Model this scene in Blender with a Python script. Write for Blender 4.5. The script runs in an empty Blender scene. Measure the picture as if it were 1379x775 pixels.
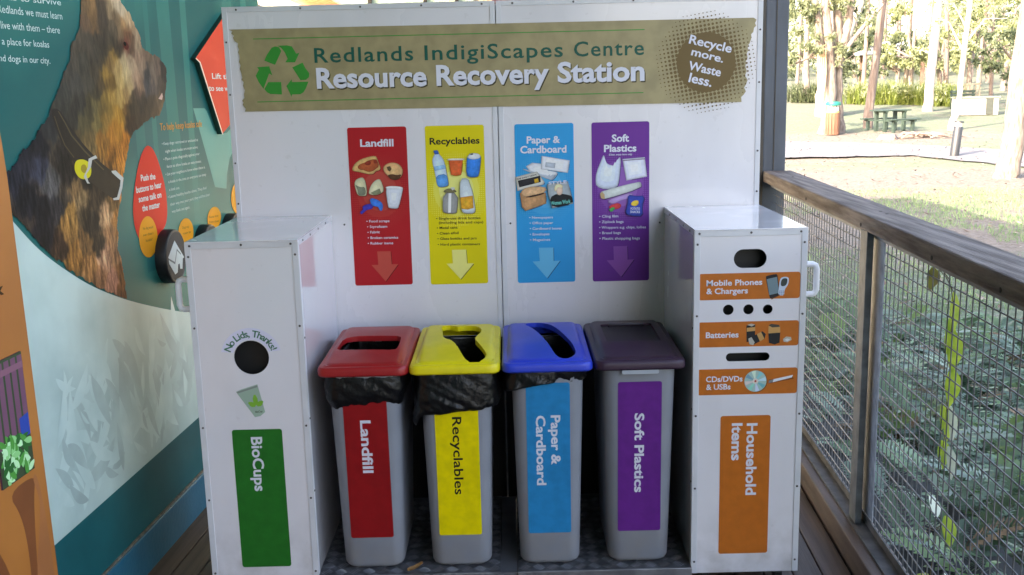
import bpy, bmesh, math, random
import numpy as np
from mathutils import Vector, Matrix, noise
from mathutils.geometry import tessellate_polygon

random.seed(7); RNG = np.random.default_rng(7)
scene = bpy.context.scene
col = scene.collection

# ------------------------------------------------------------------ camera
CH = 1.6
cam_d = bpy.data.cameras.new('camera'); cam = bpy.data.objects.new('camera', cam_d); col.objects.link(cam)
R_ = Vector((0.99970537, -0.00464936, -0.02382324)); U_ = Vector((0.02427268, 0.19205446, 0.98108405)); F_ = Vector((0, 0.98137326, -0.19211073))
cam.matrix_world = Matrix(((R_.x, U_.x, -F_.x, 0), (R_.y, U_.y, -F_.y, 0), (R_.z, U_.z, -F_.z, CH), (0, 0, 0, 1)))
cam_d.sensor_width = 36; cam_d.lens = 36 * 1372 / 1379
cam_d.clip_start = .05; cam_d.clip_end = 1500
scene.camera = cam

# ------------------------------------------------------------------ light
TRAVEL = Vector((5.3, 5.0, -3.7)).normalized()          # the way the sunlight goes
SUN = -TRAVEL
w = bpy.data.worlds.new('World'); scene.world = w; w.use_nodes = True
nt = w.node_tree; bg = nt.nodes['Background']
sky = nt.nodes.new('ShaderNodeTexSky'); sky.sky_type = 'NISHITA'; sky.sun_disc = False
sky.sun_elevation = math.asin(SUN.z); sky.sun_rotation = math.atan2(SUN.x, SUN.y)
sky.air_density = 1.0; sky.dust_density = 3.0; sky.ozone_density = 1.2
nt.links.new(sky.outputs[0], bg.inputs[0]); bg.inputs[1].default_value = 0.15
sd = bpy.data.lights.new('sun', 'SUN'); sd.energy = 2.4; sd.angle = math.radians(.5); sd.color = (1, .95, .86)
so = bpy.data.objects.new('sun', sd); col.objects.link(so); so.rotation_euler = TRAVEL.to_track_quat('-Z', 'Y').to_euler()
so.location = (-20, -20, 30)
scene.view_settings.view_transform = 'Standard'; scene.view_settings.look = 'None'
scene.view_settings.exposure = 3.1
scene.view_settings.use_white_balance = True; scene.view_settings.white_balance_temperature = 7400; scene.view_settings.white_balance_tint = 16; scene.view_settings.gamma = 1
scene.render.engine = 'CYCLES'
scene.cycles.max_bounces = 8; scene.cycles.diffuse_bounces = 5

# ------------------------------------------------------------------ materials
def lin(c): c /= 255.; return c / 12.92 if c <= .04045 else ((c + .055) / 1.055) ** 2.4
def S(r, g, b, k=1.0): return (lin(r) * k, lin(g) * k, lin(b) * k)
MATS = {}
def mat(name, rgb, rough=.5, var=.08, scale=8., bump=0., bscale=60., metal=0., rgb2=None, stretch=None, coat=0., spec=.5, detail=4, trans=0., mix=(.35, .65)):
    if name in MATS: return MATS[name]
    m = bpy.data.materials.new(name); m.use_nodes = True; n = m.node_tree; b = n.nodes['Principled BSDF']
    tc = n.nodes.new('ShaderNodeTexCoord'); mp = n.nodes.new('ShaderNodeMapping')
    n.links.new(tc.outputs['Object'], mp.inputs[0])
    if stretch: mp.inputs['Scale'].default_value = stretch
    ns = n.nodes.new('ShaderNodeTexNoise'); ns.inputs['Scale'].default_value = scale; ns.inputs['Detail'].default_value = detail
    n.links.new(mp.outputs[0], ns.inputs['Vector'])
    cr = n.nodes.new('ShaderNodeValToRGB'); cr.color_ramp.elements[0].position = mix[0]; cr.color_ramp.elements[1].position = mix[1]
    if rgb2 is None:
        c0 = [c * (1 - var) for c in rgb]; c1 = [min(1, c * (1 + var)) for c in rgb]
    else: c0, c1 = rgb, rgb2
    cr.color_ramp.elements[0].color = (*c0, 1); cr.color_ramp.elements[1].color = (*c1, 1)
    n.links.new(ns.outputs[0], cr.inputs[0]); n.links.new(cr.outputs[0], b.inputs['Base Color'])
    b.inputs['Roughness'].default_value = rough; b.inputs['Metallic'].default_value = metal
    b.inputs['Specular IOR Level'].default_value = spec
    if coat: b.inputs['Coat Weight'].default_value = coat; b.inputs['Coat Roughness'].default_value = .08
    if trans: b.inputs['Subsurface Weight'].default_value = 0
    if bump:
        n2 = n.nodes.new('ShaderNodeTexNoise'); n2.inputs['Scale'].default_value = bscale; n2.inputs['Detail'].default_value = 3
        n.links.new(mp.outputs[0], n2.inputs['Vector'])
        bp = n.nodes.new('ShaderNodeBump'); bp.inputs['Strength'].default_value = bump; bp.inputs['Distance'].default_value = .01
        n.links.new(n2.outputs[0], bp.inputs['Height']); n.links.new(bp.outputs[0], b.inputs['Normal'])
    MATS[name] = m; return m
def leafmat(name, rgb, rgb2, rough=.55, scale=3., trans=.35):
    m = mat(name, rgb, rough, rgb2=rgb2, scale=scale, detail=2)
    n = m.node_tree; b = n.nodes['Principled BSDF']; out = n.nodes['Material Output']
    t = n.nodes.new('ShaderNodeBsdfTranslucent'); mx = n.nodes.new('ShaderNodeMixShader'); mx.inputs[0].default_value = trans
    src = b.inputs['Base Color'].links[0].from_socket
    n.links.new(src, t.inputs[0]); n.links.new(b.outputs[0], mx.inputs[1]); n.links.new(t.outputs[0], mx.inputs[2])
    n.links.new(mx.outputs[0], out.inputs[0]); return m
K = 1.25
def ink(r, g, b, rough=.42, k=K, var=.03):
    """printed ink: albedo taken from the colour a neutral light would show"""
    return mat('ink_%d_%d_%d' % (r, g, b), [min(.85, c) for c in S(r, g, b, k)], rough, var, 5, spec=.3)

# ------------------------------------------------------------------ mesh builder
class MB:
    def __init__(s, org=(0, 0, 0)): s.v = []; s.f = []; s.m = []; s.o = Vector(org); s.T = None
    def add(s, vs, fs, mi=0):
        n = len(s.v)
        if s.T is not None: vs = [s.T @ Vector(p) for p in vs]
        s.v += [tuple(Vector(p) - s.o) for p in vs]; s.f += [tuple(i + n for i in f) for f in fs]; s.m += [mi] * len(fs); return s
    def box(s, x0, x1, y0, y1, z0, z1, mi=0):
        return s.add([(x0, y0, z0), (x1, y0, z0), (x1, y1, z0), (x0, y1, z0), (x0, y0, z1), (x1, y0, z1), (x1, y1, z1), (x0, y1, z1)],
                     [(0, 3, 2, 1), (4, 5, 6, 7), (0, 1, 5, 4), (1, 2, 6, 5), (2, 3, 7, 6), (3, 0, 4, 7)], mi)
    def loft(s, rings, mi=0, cap0=True, cap1=True):
        n = len(rings[0]); vs = [p for r in rings for p in r]; fs = []
        for k in range(len(rings) - 1):
            for i in range(n):
                j = (i + 1) % n; fs.append((k * n + i, k * n + j, (k + 1) * n + j, (k + 1) * n + i))
        if cap0: fs.append(tuple(range(n - 1, -1, -1)))
        if cap1: fs.append(tuple((len(rings) - 1) * n + i for i in range(n)))
        return s.add(vs, fs, mi)
    def tube(s, pts, r, n=8, mi=0, cap=True):
        pts = [Vector(p) for p in pts]; rr = r if isinstance(r, (list, tuple)) else [r] * len(pts); rings = []
        for i, p in enumerate(pts):
            t = (pts[min(i + 1, len(pts) - 1)] - pts[max(i - 1, 0)]).normalized()
            a = t.cross(Vector((0, 0, 1)) if abs(t.z) < .9 else Vector((1, 0, 0))).normalized(); b = t.cross(a)
            rings.append([tuple(p + (a * math.cos(2 * math.pi * k / n) + b * math.sin(2 * math.pi * k / n)) * rr[i]) for k in range(n)])
        for i in range(1, len(rings)):     # keep rings from twisting
            d = [sum((Vector(rings[i][(k + q) % n]) - Vector(rings[i - 1][k])).length for k in (0, n // 2)) for q in range(n)]
            q = d.index(min(d)); rings[i] = rings[i][q:] + rings[i][:q]
        return s.loft(rings, mi, cap, cap)
    def prism(s, O, ax, ay, outer, holes, d0, d1, mi=0):
        """2D outline with holes in the plane O,ax,ay from depth d0 to d1 along ax x ay"""
        O, ax, ay = Vector(O), Vector(ax), Vector(ay); nn = ax.cross(ay).normalized()
        loops = [outer] + list(holes)
        P = [q for l in loops for q in l]
        tri = tessellate_polygon([[Vector((a, b, 0)) for a, b in l] for l in loops])
        N = len(P); vs = [O + ax * a + ay * b + nn * d for d in (d0, d1) for a, b in P]; fs = []
        for t in tri:
            (x0, y0), (x1, y1), (x2, y2) = (P[i] for i in t)
            if (x1 - x0) * (y2 - y0) - (x2 - x0) * (y1 - y0) < 0: t = t[::-1]
            fs.append(tuple(i + N for i in t)); fs.append(tuple(reversed(t)))
        k = 0
        for li, l in enumerate(loops):
            ar = sum(l[i][0] * l[(i + 1) % len(l)][1] - l[(i + 1) % len(l)][0] * l[i][1] for i in range(len(l)))
            for i in range(len(l)):
                a, b = k + i, k + (i + 1) % len(l)
                f = (a, b, b + N, a + N)
                if (ar < 0) != (li > 0): f = f[::-1]
                fs.append(f)
            k += len(l)
        return s.add(vs, fs, mi)
    def build(s, name, mats, parent=None, smooth=None, bevel=0, kind=None, label=None, data_only=False):
        me = bpy.data.meshes.new(name); me.from_pydata(s.v, [], s.f)
        for m in (mats if isinstance(mats, (list, tuple)) else [mats]): me.materials.append(m)
        if len(me.polygons): me.polygons.foreach_set('material_index', s.m)
        if smooth is not None:
            me.polygons.foreach_set('use_smooth', [True] * len(me.polygons)); me.set_sharp_from_angle(angle=math.radians(smooth))
        me.update()
        if data_only: return me
        return link(name, me, parent, bevel, kind, label)
def link(name, me, parent=None, bevel=0, kind=None, label=None):
    o = bpy.data.objects.new(name, me); col.objects.link(o)
    if parent: o.parent = parent
    if bevel:
        b = o.modifiers.new('bevel', 'BEVEL'); b.width = bevel; b.segments = 2; b.limit_method = 'ANGLE'; b.angle_limit = math.radians(40)
    if kind: o['kind'] = kind
    if label: o['label'] = label
    return o
def tag(o, label=None, cat=None, group=None, kind=None):
    if label: o['label'] = label
    if cat: o['category'] = cat
    if group: o['group'] = group
    if kind: o['kind'] = kind
    return o
def thing(name, loc, label, cat, group=None, rz=0.):
    o = bpy.data.objects.new(name, None); col.objects.link(o); o.location = loc; o.rotation_euler = (0, 0, rz); o.empty_display_size = .1
    return tag(o, label, cat, group)
def raw(name, V, F, mats, parent=None, midx=None, smooth=False, kind=None):
    """numpy verts (n,3) and faces (m,k) to a mesh object"""
    me = bpy.data.meshes.new(name); n, k = F.shape
    me.vertices.add(len(V)); me.vertices.foreach_set('co', np.asarray(V, dtype=np.float32).ravel())
    me.loops.add(n * k); me.loops.foreach_set('vertex_index', F.astype(np.int32).ravel())
    me.polygons.add(n); me.polygons.foreach_set('loop_start', np.arange(0, n * k, k, dtype=np.int32))
    for m in (mats if isinstance(mats, (list, tuple)) else [mats]): me.materials.append(m)
    if midx is not None: me.polygons.foreach_set('material_index', np.asarray(midx, dtype=np.int32))
    if smooth: me.polygons.foreach_set('use_smooth', [True] * n)
    me.update(calc_edges=True); me.validate()
    return link(name, me, parent, 0, kind)

def rrect(hw, hd, r, cx=0, cy=0, seg=6, side=1):
    r = max(min(r, hw, hd), 1e-4); pts = []
    cs = [(hw - r, hd - r, 0), (-hw + r, hd - r, 90), (-hw + r, -hd + r, 180), (hw - r, -hd + r, 270)]
    for i, (x, y, a) in enumerate(cs):
        arc = [(cx + x + r * math.cos(math.radians(a + 90 * k / seg)), cy + y + r * math.sin(math.radians(a + 90 * k / seg))) for k in range(seg + 1)]
        pts += arc
        nx, ny, na = cs[(i + 1) % 4]; e = (cx + nx + r * math.cos(math.radians(na)), cy + ny + r * math.sin(math.radians(na)))
        for k in range(1, side): pts.append((arc[-1][0] + (e[0] - arc[-1][0]) * k / side, arc[-1][1] + (e[1] - arc[-1][1]) * k / side))
    return pts
def rr2(x0, x1, y0, y1, r, seg=5): return rrect((x1 - x0) / 2, (y1 - y0) / 2, r, (x0 + x1) / 2, (y0 + y1) / 2, seg)
def ell(cx, cy, rx, ry, n=32, rot=0):
    c, s_ = math.cos(rot), math.sin(rot)
    return [(cx + rx * math.cos(a) * c - ry * math.sin(a) * s_, cy + rx * math.cos(a) * s_ + ry * math.sin(a) * c) for a in [2 * math.pi * k / n for k in range(n)]]
def chaikin(p, it=2):
    for _ in range(it):
        q = []
        for i in range(len(p)):
            a, b = p[i], p[(i + 1) % len(p)]
            q += [(a[0] * .75 + b[0] * .25, a[1] * .75 + b[1] * .25), (a[0] * .25 + b[0] * .75, a[1] * .25 + b[1] * .75)]
        p = q
    return p

# ------------------------------------------------------------------ lettering
_tc = {}
def text_geo(string, bold=0.0, spacing=1.0):
    key = (string, bold, spacing)
    if key in _tc: return _tc[key]
    cu = bpy.data.curves.new('lettering', 'FONT'); cu.body = string; cu.size = 1; cu.resolution_u = 3; cu.offset = bold; cu.space_character = spacing
    ob = bpy.data.objects.new('lettering', cu); col.objects.link(ob)
    dg = bpy.context.evaluated_depsgraph_get(); me = bpy.data.meshes.new_from_object(ob.evaluated_get(dg))
    V = [(v.co.x, v.co.y) for v in me.vertices]; Fs = [tuple(p.vertices) for p in me.polygons]
    bpy.data.objects.remove(ob); bpy.data.curves.remove(cu); bpy.data.meshes.remove(me)
    _tc[key] = (V, Fs); return _tc[key]
CAP = max(v[1] for v in text_geo('H')[0])

class Print:
    """thin printed sheet: flat ink shapes laid one over the other on a plane"""
    def __init__(s, O, ax, ay, org=(0, 0, 0), step=.00012):
        s.mb = MB(org); s.O = Vector(O); s.ax = Vector(ax); s.ay = Vector(ay); s.n = s.ax.cross(s.ay).normalized()
        s.mats = []; s.d = 0.; s.step = step
    def mi(s, m):
        if m not in s.mats: s.mats.append(m)
        return s.mats.index(m)
    def P(s, a, b): return s.O + s.ax * a + s.ay * b + s.n * s.d
    def poly(s, pts, m, up=True):
        if up: s.d += s.step
        tri = tessellate_polygon([[Vector((a, b, 0)) for a, b in pts]]); fs = []
        for t in tri:
            (x0, y0), (x1, y1), (x2, y2) = (pts[i] for i in t)
            if (x1 - x0) * (y2 - y0) - (x2 - x0) * (y1 - y0) < 0: t = t[::-1]
            fs.append(tuple(t))
        s.mb.add([s.P(a, b) for a, b in pts], fs, s.mi(m))
    def text(s, string, A, B, cap, m, bold=.0, spacing=1., up=True, fit=True):
        if up: s.d += s.step
        V, Fs = text_geo(string, bold, spacing)
        if not V: return
        x0 = min(v[0] for v in V); x1 = max(v[0] for v in V)
        d = Vector((B[0] - A[0], B[1] - A[1])); L = d.length; d.normalize(); u = Vector((-d.y, d.x))
        sx = L / (x1 - x0); sy = cap / CAP
        if not fit: sx = sy
        s.mb.add([s.P(*(Vector(A) + d * ((x - x0) * sx) + u * (y * sy))) for x, y in V], Fs, s.mi(m))
    def build(s, name, parent=None, label=None): return s.mb.build(name, s.mats, parent, label=label)
D = {
 'recycle':[[(-0.8476,1.7146),(-0.8374,1.7344),(-0.8188,1.7583),(-0.8061,1.7623),(-0.7931,1.7591),(-0.7859,1.7461),(-0.7977,1.7241),(-0.8111,1.6993)],[(-0.7979,1.7642),(-0.7656,1.7649),(-0.7482,1.7609),(-0.7345,1.7355),(-0.7232,1.7389),(-0.7408,1.7063),(-0.7746,1.7071),(-0.7657,1.7191),(-0.7745,1.7415),(-0.7866,1.7575)],[(-0.7514,1.6893),(-0.7144,1.7049),(-0.706,1.686),(-0.6931,1.6677),(-0.6947,1.6548),(-0.7056,1.6456),(-0.7256,1.6447)],[(-0.7763,1.6256),(-0.7556,1.649),(-0.7562,1.6389),(-0.6979,1.6389),(-0.7074,1.6174),(-0.7171,1.6031),(-0.7287,1.5961),(-0.7583,1.5961),(-0.7603,1.5874)],[(-0.8388,1.6408),(-0.7938,1.6398),(-0.7937,1.597),(-0.8343,1.5994),(-0.8464,1.6062),(-0.8544,1.6173)],[(-0.8741,1.6929),(-0.832,1.6948),(-0.8232,1.6636),(-0.8338,1.6703),(-0.8574,1.6174),(-0.8733,1.6431),(-0.8814,1.6635),(-0.8689,1.6841)]],
 'banner':[(-0.9649,1.823),(-0.8641,1.8227)],
 'tearL':[(-0.9649,1.823),(-0.9522,1.817),(-0.9564,1.81),(-0.9476,1.8013),(-0.951,1.7942),(-0.9461,1.7827),(-0.9349,1.7753),(-0.9371,1.7654),(-0.9336,1.7539),(-0.9372,1.7454),(-0.9341,1.7367),(-0.9329,1.7238),(-0.9367,1.7124),(-0.9317,1.7008),(-0.9356,1.6879),(-0.9309,1.6719),(-0.9291,1.6574),(-0.9324,1.6517),(-0.9257,1.6429),(-0.9282,1.6299),(-0.9234,1.6139),(-0.9274,1.6009),(-0.9269,1.5878),(-0.9349,1.5792),(-0.931,1.5719),(-0.9345,1.5646),(-0.9292,1.5558),(-0.9252,1.5498),(-0.9289,1.5404)],
 'tearR':[(0.8638,1.8202),(0.8744,1.8134),(0.8687,1.8019),(0.8734,1.7931),(0.866,1.786),(0.8633,1.7714),(0.856,1.7643),(0.8577,1.7526),(0.8549,1.7424),(0.8506,1.7315),(0.8447,1.7265),(0.8466,1.7096),(0.8423,1.6986),(0.8456,1.6853),(0.8398,1.6729),(0.8386,1.6544),(0.8435,1.6395),(0.8377,1.6234),(0.8472,1.6083),(0.8429,1.595),(0.8355,1.5818),(0.8419,1.5689),(0.8345,1.5579),(0.8255,1.5492),(0.8274,1.5326)],
 'L_pizza':[(-0.5616,1.3302),(-0.5504,1.3487),(-0.5291,1.3635),(-0.5014,1.3713),(-0.4756,1.3748),(-0.4708,1.3672),(-0.465,1.3466),(-0.4589,1.3312),(-0.4628,1.3227),(-0.4783,1.3197),(-0.4839,1.3113),(-0.4977,1.3082),(-0.518,1.3132),(-0.5417,1.3195),(-0.5586,1.3223)],
 'L_pizza_top':[(-0.5426,1.3349),(-0.5334,1.3466),(-0.5144,1.3512),(-0.5055,1.3578),(-0.4778,1.3639),(-0.4696,1.357),(-0.4638,1.3364),(-0.4762,1.3282),(-0.4869,1.3199),(-0.5041,1.3169),(-0.5175,1.3241),(-0.5345,1.3262)],
 'L_pep1':[(-0.5144,1.3512),(-0.5055,1.3578),(-0.4936,1.3558),(-0.4924,1.3456),(-0.5029,1.3407),(-0.5137,1.3437)],
 'L_pep2':[(-0.4832,1.359),(-0.4728,1.3621),(-0.4681,1.3535),(-0.4718,1.3468),(-0.4821,1.3477)],
 'L_muffin':[(-0.4506,1.3276),(-0.4449,1.3393),(-0.4308,1.3475),(-0.4136,1.3498),(-0.3967,1.345),(-0.3852,1.3345),(-0.3791,1.319),(-0.385,1.3004),(-0.3958,1.2904),(-0.4131,1.2874),(-0.4299,1.2946),(-0.4362,1.305),(-0.4454,1.3138)],
 'L_muffin_dark':[(-0.4362,1.305),(-0.4189,1.3087),(-0.402,1.3042),(-0.3864,1.3072),(-0.3886,1.297),(-0.3993,1.2887),(-0.4148,1.2857),(-0.4282,1.2939)],
 'L_muffin_spot':[(-0.4366,1.334),(-0.4244,1.3371),(-0.4198,1.3268),(-0.4254,1.3167),(-0.4337,1.322)],
 'L_cup1':[(-0.5559,1.2771),(-0.5501,1.2907),(-0.536,1.2979),(-0.5222,1.2992),(-0.5144,1.283),(-0.5111,1.2348),(-0.5257,1.2317),(-0.5445,1.2339),(-0.5514,1.253)],
 'L_cup1_in':[(-0.5536,1.2753),(-0.5444,1.2683),(-0.5309,1.2635),(-0.5188,1.2659),(-0.5148,1.2418),(-0.5256,1.2334),(-0.5434,1.2356),(-0.545,1.2563)],
 'L_cup2':[(-0.5061,1.245),(-0.4981,1.2671),(-0.4852,1.284),(-0.4694,1.2928),(-0.4593,1.2885),(-0.4491,1.2505),(-0.4634,1.2388),(-0.4843,1.2335),(-0.503,1.238)],
 'L_cup2_in':[(-0.4993,1.2431),(-0.4659,1.2578),(-0.4599,1.2404),(-0.4843,1.2341)],
 'L_foam':[(-0.4444,1.2631),(-0.4278,1.2661),(-0.3969,1.2643),(-0.3807,1.2591),(-0.3861,1.2386),(-0.4003,1.189),(-0.4075,1.1839),(-0.4315,1.1863),(-0.4389,1.1909)],
 'L_foam_rim':[(-0.4444,1.2631),(-0.4278,1.2661),(-0.3969,1.2643),(-0.3807,1.2591),(-0.3837,1.2541),(-0.4041,1.257),(-0.4316,1.2583),(-0.4426,1.2572)],
 'L_glove1':[(-0.5039,1.2208),(-0.4916,1.2257),(-0.4714,1.2166),(-0.4581,1.2059),(-0.4554,1.192),(-0.4613,1.1766),(-0.4681,1.1785),(-0.4726,1.1925),(-0.4863,1.1945),(-0.498,1.2)],
 'L_glove2':[(-0.5407,1.1751),(-0.5282,1.1834),(-0.531,1.1956),(-0.5169,1.2022),(-0.4978,1.2052),(-0.4879,1.1963),(-0.4971,1.1844),(-0.5144,1.1831),(-0.5289,1.1696),(-0.5367,1.1663)],
 'R_bot':[(-0.2667,1.387),(-0.2516,1.3877),(-0.2491,1.3754),(-0.2357,1.3601),(-0.2289,1.3412),(-0.2182,1.2713),(-0.2204,1.262),(-0.2338,1.2574),(-0.2528,1.2571),(-0.26,1.2648),(-0.2659,1.3102),(-0.2748,1.3517),(-0.2693,1.3665),(-0.2641,1.3757)],
 'R_botcap':[(-0.2677,1.3881),(-0.2534,1.3893),(-0.2491,1.3754),(-0.2642,1.3739)],
 'R_botlo':[(-0.2644,1.2989),(-0.2238,1.3054),(-0.2182,1.2713),(-0.2204,1.262),(-0.2338,1.2574),(-0.2528,1.2571),(-0.26,1.2648)],
 'R_botband':[(-0.2688,1.3309),(-0.2279,1.3374),(-0.2258,1.3235),(-0.2664,1.3158)],
 'R_yog':[(-0.2152,1.3547),(-0.164,1.3546),(-0.1711,1.3004),(-0.1909,1.2963),(-0.2089,1.3005)],
 'R_yogrim':[(-0.222,1.3534),(-0.2151,1.3585),(-0.1624,1.3583),(-0.1543,1.3533),(-0.1664,1.3513),(-0.2116,1.3516)],
 'R_can':[(-0.1504,1.3562),(-0.1452,1.3672),(-0.1374,1.3753),(-0.1167,1.3759),(-0.1019,1.3699),(-0.0992,1.3587),(-0.1078,1.2969),(-0.1194,1.2897),(-0.1401,1.2902),(-0.1538,1.2981)],
 'R_cantop':[(-0.1481,1.3598),(-0.1441,1.3672),(-0.1356,1.3745),(-0.1167,1.3759),(-0.1019,1.3699),(-0.1003,1.3587),(-0.1174,1.3535),(-0.1362,1.3539)],
 'R_canspot':[(-0.1375,1.3727),(-0.128,1.3751),(-0.1263,1.3705),(-0.1357,1.3693)],
 'R_tin':[(-0.2383,1.2397),(-0.1854,1.2365),(-0.1907,1.1682),(-0.1993,1.1615),(-0.2316,1.1631),(-0.2439,1.1702)],
 'R_tinlid':[(-0.2383,1.2397),(-0.2323,1.2482),(-0.2189,1.2525),(-0.2,1.2501),(-0.1872,1.2384),(-0.2119,1.236)],
 'R_tintab':[(-0.2119,1.2561),(-0.1979,1.2565),(-0.1963,1.2489),(-0.2059,1.2453)],
 'R_tinhl':[(-0.2195,1.2354),(-0.2089,1.2352),(-0.2137,1.1649),(-0.2235,1.1652)],
 'R_glass':[(-0.1761,1.2873),(-0.1477,1.2877),(-0.1427,1.2695),(-0.1323,1.239),(-0.1263,1.1857),(-0.1249,1.1704),(-0.1309,1.161),(-0.1537,1.1604),(-0.1707,1.1639),(-0.1759,1.1793),(-0.1798,1.2326)],
 'R_glasslab':[(-0.1784,1.2193),(-0.1327,1.2246),(-0.1311,1.1801),(-0.1533,1.1749),(-0.1752,1.1785)],
 'P_env1':[(0.049,1.3177),(0.0948,1.3428),(0.1738,1.2999),(0.1704,1.2901),(0.1553,1.2724),(0.1454,1.2734)],
 'P_env1s':[(0.049,1.3177),(0.1455,1.2825),(0.1705,1.2959),(0.1553,1.2724),(0.1454,1.2734),(0.0505,1.3111)],
 'P_env2':[(0.1173,1.3602),(0.2172,1.3414),(0.21,1.2974),(0.1131,1.3128)],
 'P_win':[(0.1316,1.337),(0.1661,1.3329),(0.1625,1.3149),(0.1289,1.3207)],
 'P_news':[(0.022,1.2871),(0.0998,1.305),(0.1263,1.2665),(0.122,1.2575),(0.0274,1.2375)],
 'P_newsd':[(0.0299,1.2738),(0.1102,1.2899),(0.1123,1.2668),(0.0351,1.2497)],
 'P_newsg':[(0.0877,1.2773),(0.1026,1.2811),(0.1057,1.267),(0.0907,1.2632)],
 'P_boxf':[(0.0364,1.2307),(0.1297,1.2284),(0.1307,1.1894),(0.0556,1.1646),(0.0427,1.1791)],
 'P_boxt':[(0.0364,1.2307),(0.06,1.2516),(0.1277,1.2516),(0.1332,1.235),(0.1048,1.2191),(0.0799,1.218),(0.055,1.212)],
 'P_boxd':[(0.0509,1.2138),(0.08,1.2197),(0.109,1.2231),(0.1215,1.2303),(0.1247,1.2244),(0.0798,1.2131)],
 'P_mag':[(0.1344,1.2597),(0.2096,1.2678),(0.2284,1.1871),(0.152,1.1723),(0.1379,1.2224)],
 'P_magd':[(0.1418,1.2099),(0.171,1.2258),(0.204,1.2208),(0.2238,1.2145),(0.2284,1.1871),(0.152,1.1723)],
 'P_magface':[(0.1647,1.2441),(0.1764,1.2537),(0.1896,1.2485),(0.1909,1.2269),(0.1808,1.2172),(0.1693,1.2217)],
 'P_maghair':[(0.1588,1.2385),(0.1633,1.2565),(0.1798,1.2611),(0.1921,1.2517),(0.1895,1.2435),(0.173,1.2489),(0.1653,1.23)],
 'P_magtxt':[(0.1474,1.1973),(0.2121,1.2016),(0.2136,1.1916),(0.1505,1.1848)],
 'S_bag':[(0.3122,1.2965),(0.3289,1.3371),(0.3389,1.3614),(0.3437,1.3408),(0.3519,1.3243),(0.3798,1.3179),(0.3947,1.3519),(0.4004,1.3395),(0.397,1.3027),(0.3928,1.2617),(0.3861,1.2412),(0.3447,1.2339),(0.3118,1.2455),(0.3086,1.2678)],
 'S_zip':[(0.4054,1.3418),(0.4851,1.3464),(0.4934,1.2773),(0.4192,1.2643)],
 'S_zipl':[(0.407,1.3377),(0.4851,1.3423),(0.4859,1.339),(0.4078,1.3344)],
 'S_roll':[(0.324,1.2204),(0.3323,1.2301),(0.4621,1.26),(0.4728,1.2556),(0.472,1.2366),(0.3404,1.1984),(0.328,1.2037)],
 'S_rollend':[(0.324,1.2204),(0.3323,1.226),(0.3405,1.2175),(0.3412,1.2001),(0.328,1.2037)],
 'S_film':[(0.3486,1.1899),(0.3694,1.2027),(0.4439,1.2233),(0.4397,1.2027),(0.4025,1.1953),(0.3693,1.1811)],
 'S_candy1':[(0.3526,1.1716),(0.3693,1.1811),(0.39,1.1856),(0.4024,1.177),(0.3941,1.1639),(0.3692,1.1612)],
 'S_candy2':[(0.3559,1.1615),(0.3692,1.1711),(0.3791,1.1667),(0.3691,1.1545),(0.3608,1.1547)],
 'S_chips':[(0.4232,1.2155),(0.4522,1.209),(0.4869,1.2098),(0.4754,1.1727),(0.4787,1.1351),(0.4438,1.136),(0.4123,1.1451),(0.424,1.1823)],
 'S_chip':[(0.4339,1.182),(0.4439,1.1926),(0.4621,1.1938),(0.4637,1.1813),(0.4521,1.1708),(0.4372,1.1745)],
 'dog':[(-0.3495,1.9099),(-0.3535,1.892),(-0.368,1.8558),(-0.3956,1.7897),(-0.4539,1.7523),(-0.4691,1.7114),(-0.5303,1.6531),(-0.5755,1.6078),(-0.6277,1.5525),(-0.7106,1.5004),(-0.7934,1.4563),(-0.885,1.4085),(-0.8876,1.3182),(-0.8799,1.311),(-0.7957,1.2453),(-0.7086,1.1718),(-0.5448,1.0762),(-0.4012,1.0074),(-0.2498,0.9473),(-0.2479,1.0288),(-0.2724,1.1201),(-0.2639,1.1971),(-0.2033,1.3073),(-0.159,1.382),(-0.1084,1.4577),(-0.1074,1.465),(-0.0362,1.4953),(0.0711,1.5223),(0.1633,1.5372),(0.2205,1.5861),(0.25,1.6577),(0.2599,1.7009),(0.2161,1.7284),(0.1234,1.7523),(0.0581,1.765),(0.0437,1.8113),(-0.0017,1.8616),(-0.0708,1.9021),(-0.0943,1.9319)],
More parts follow.
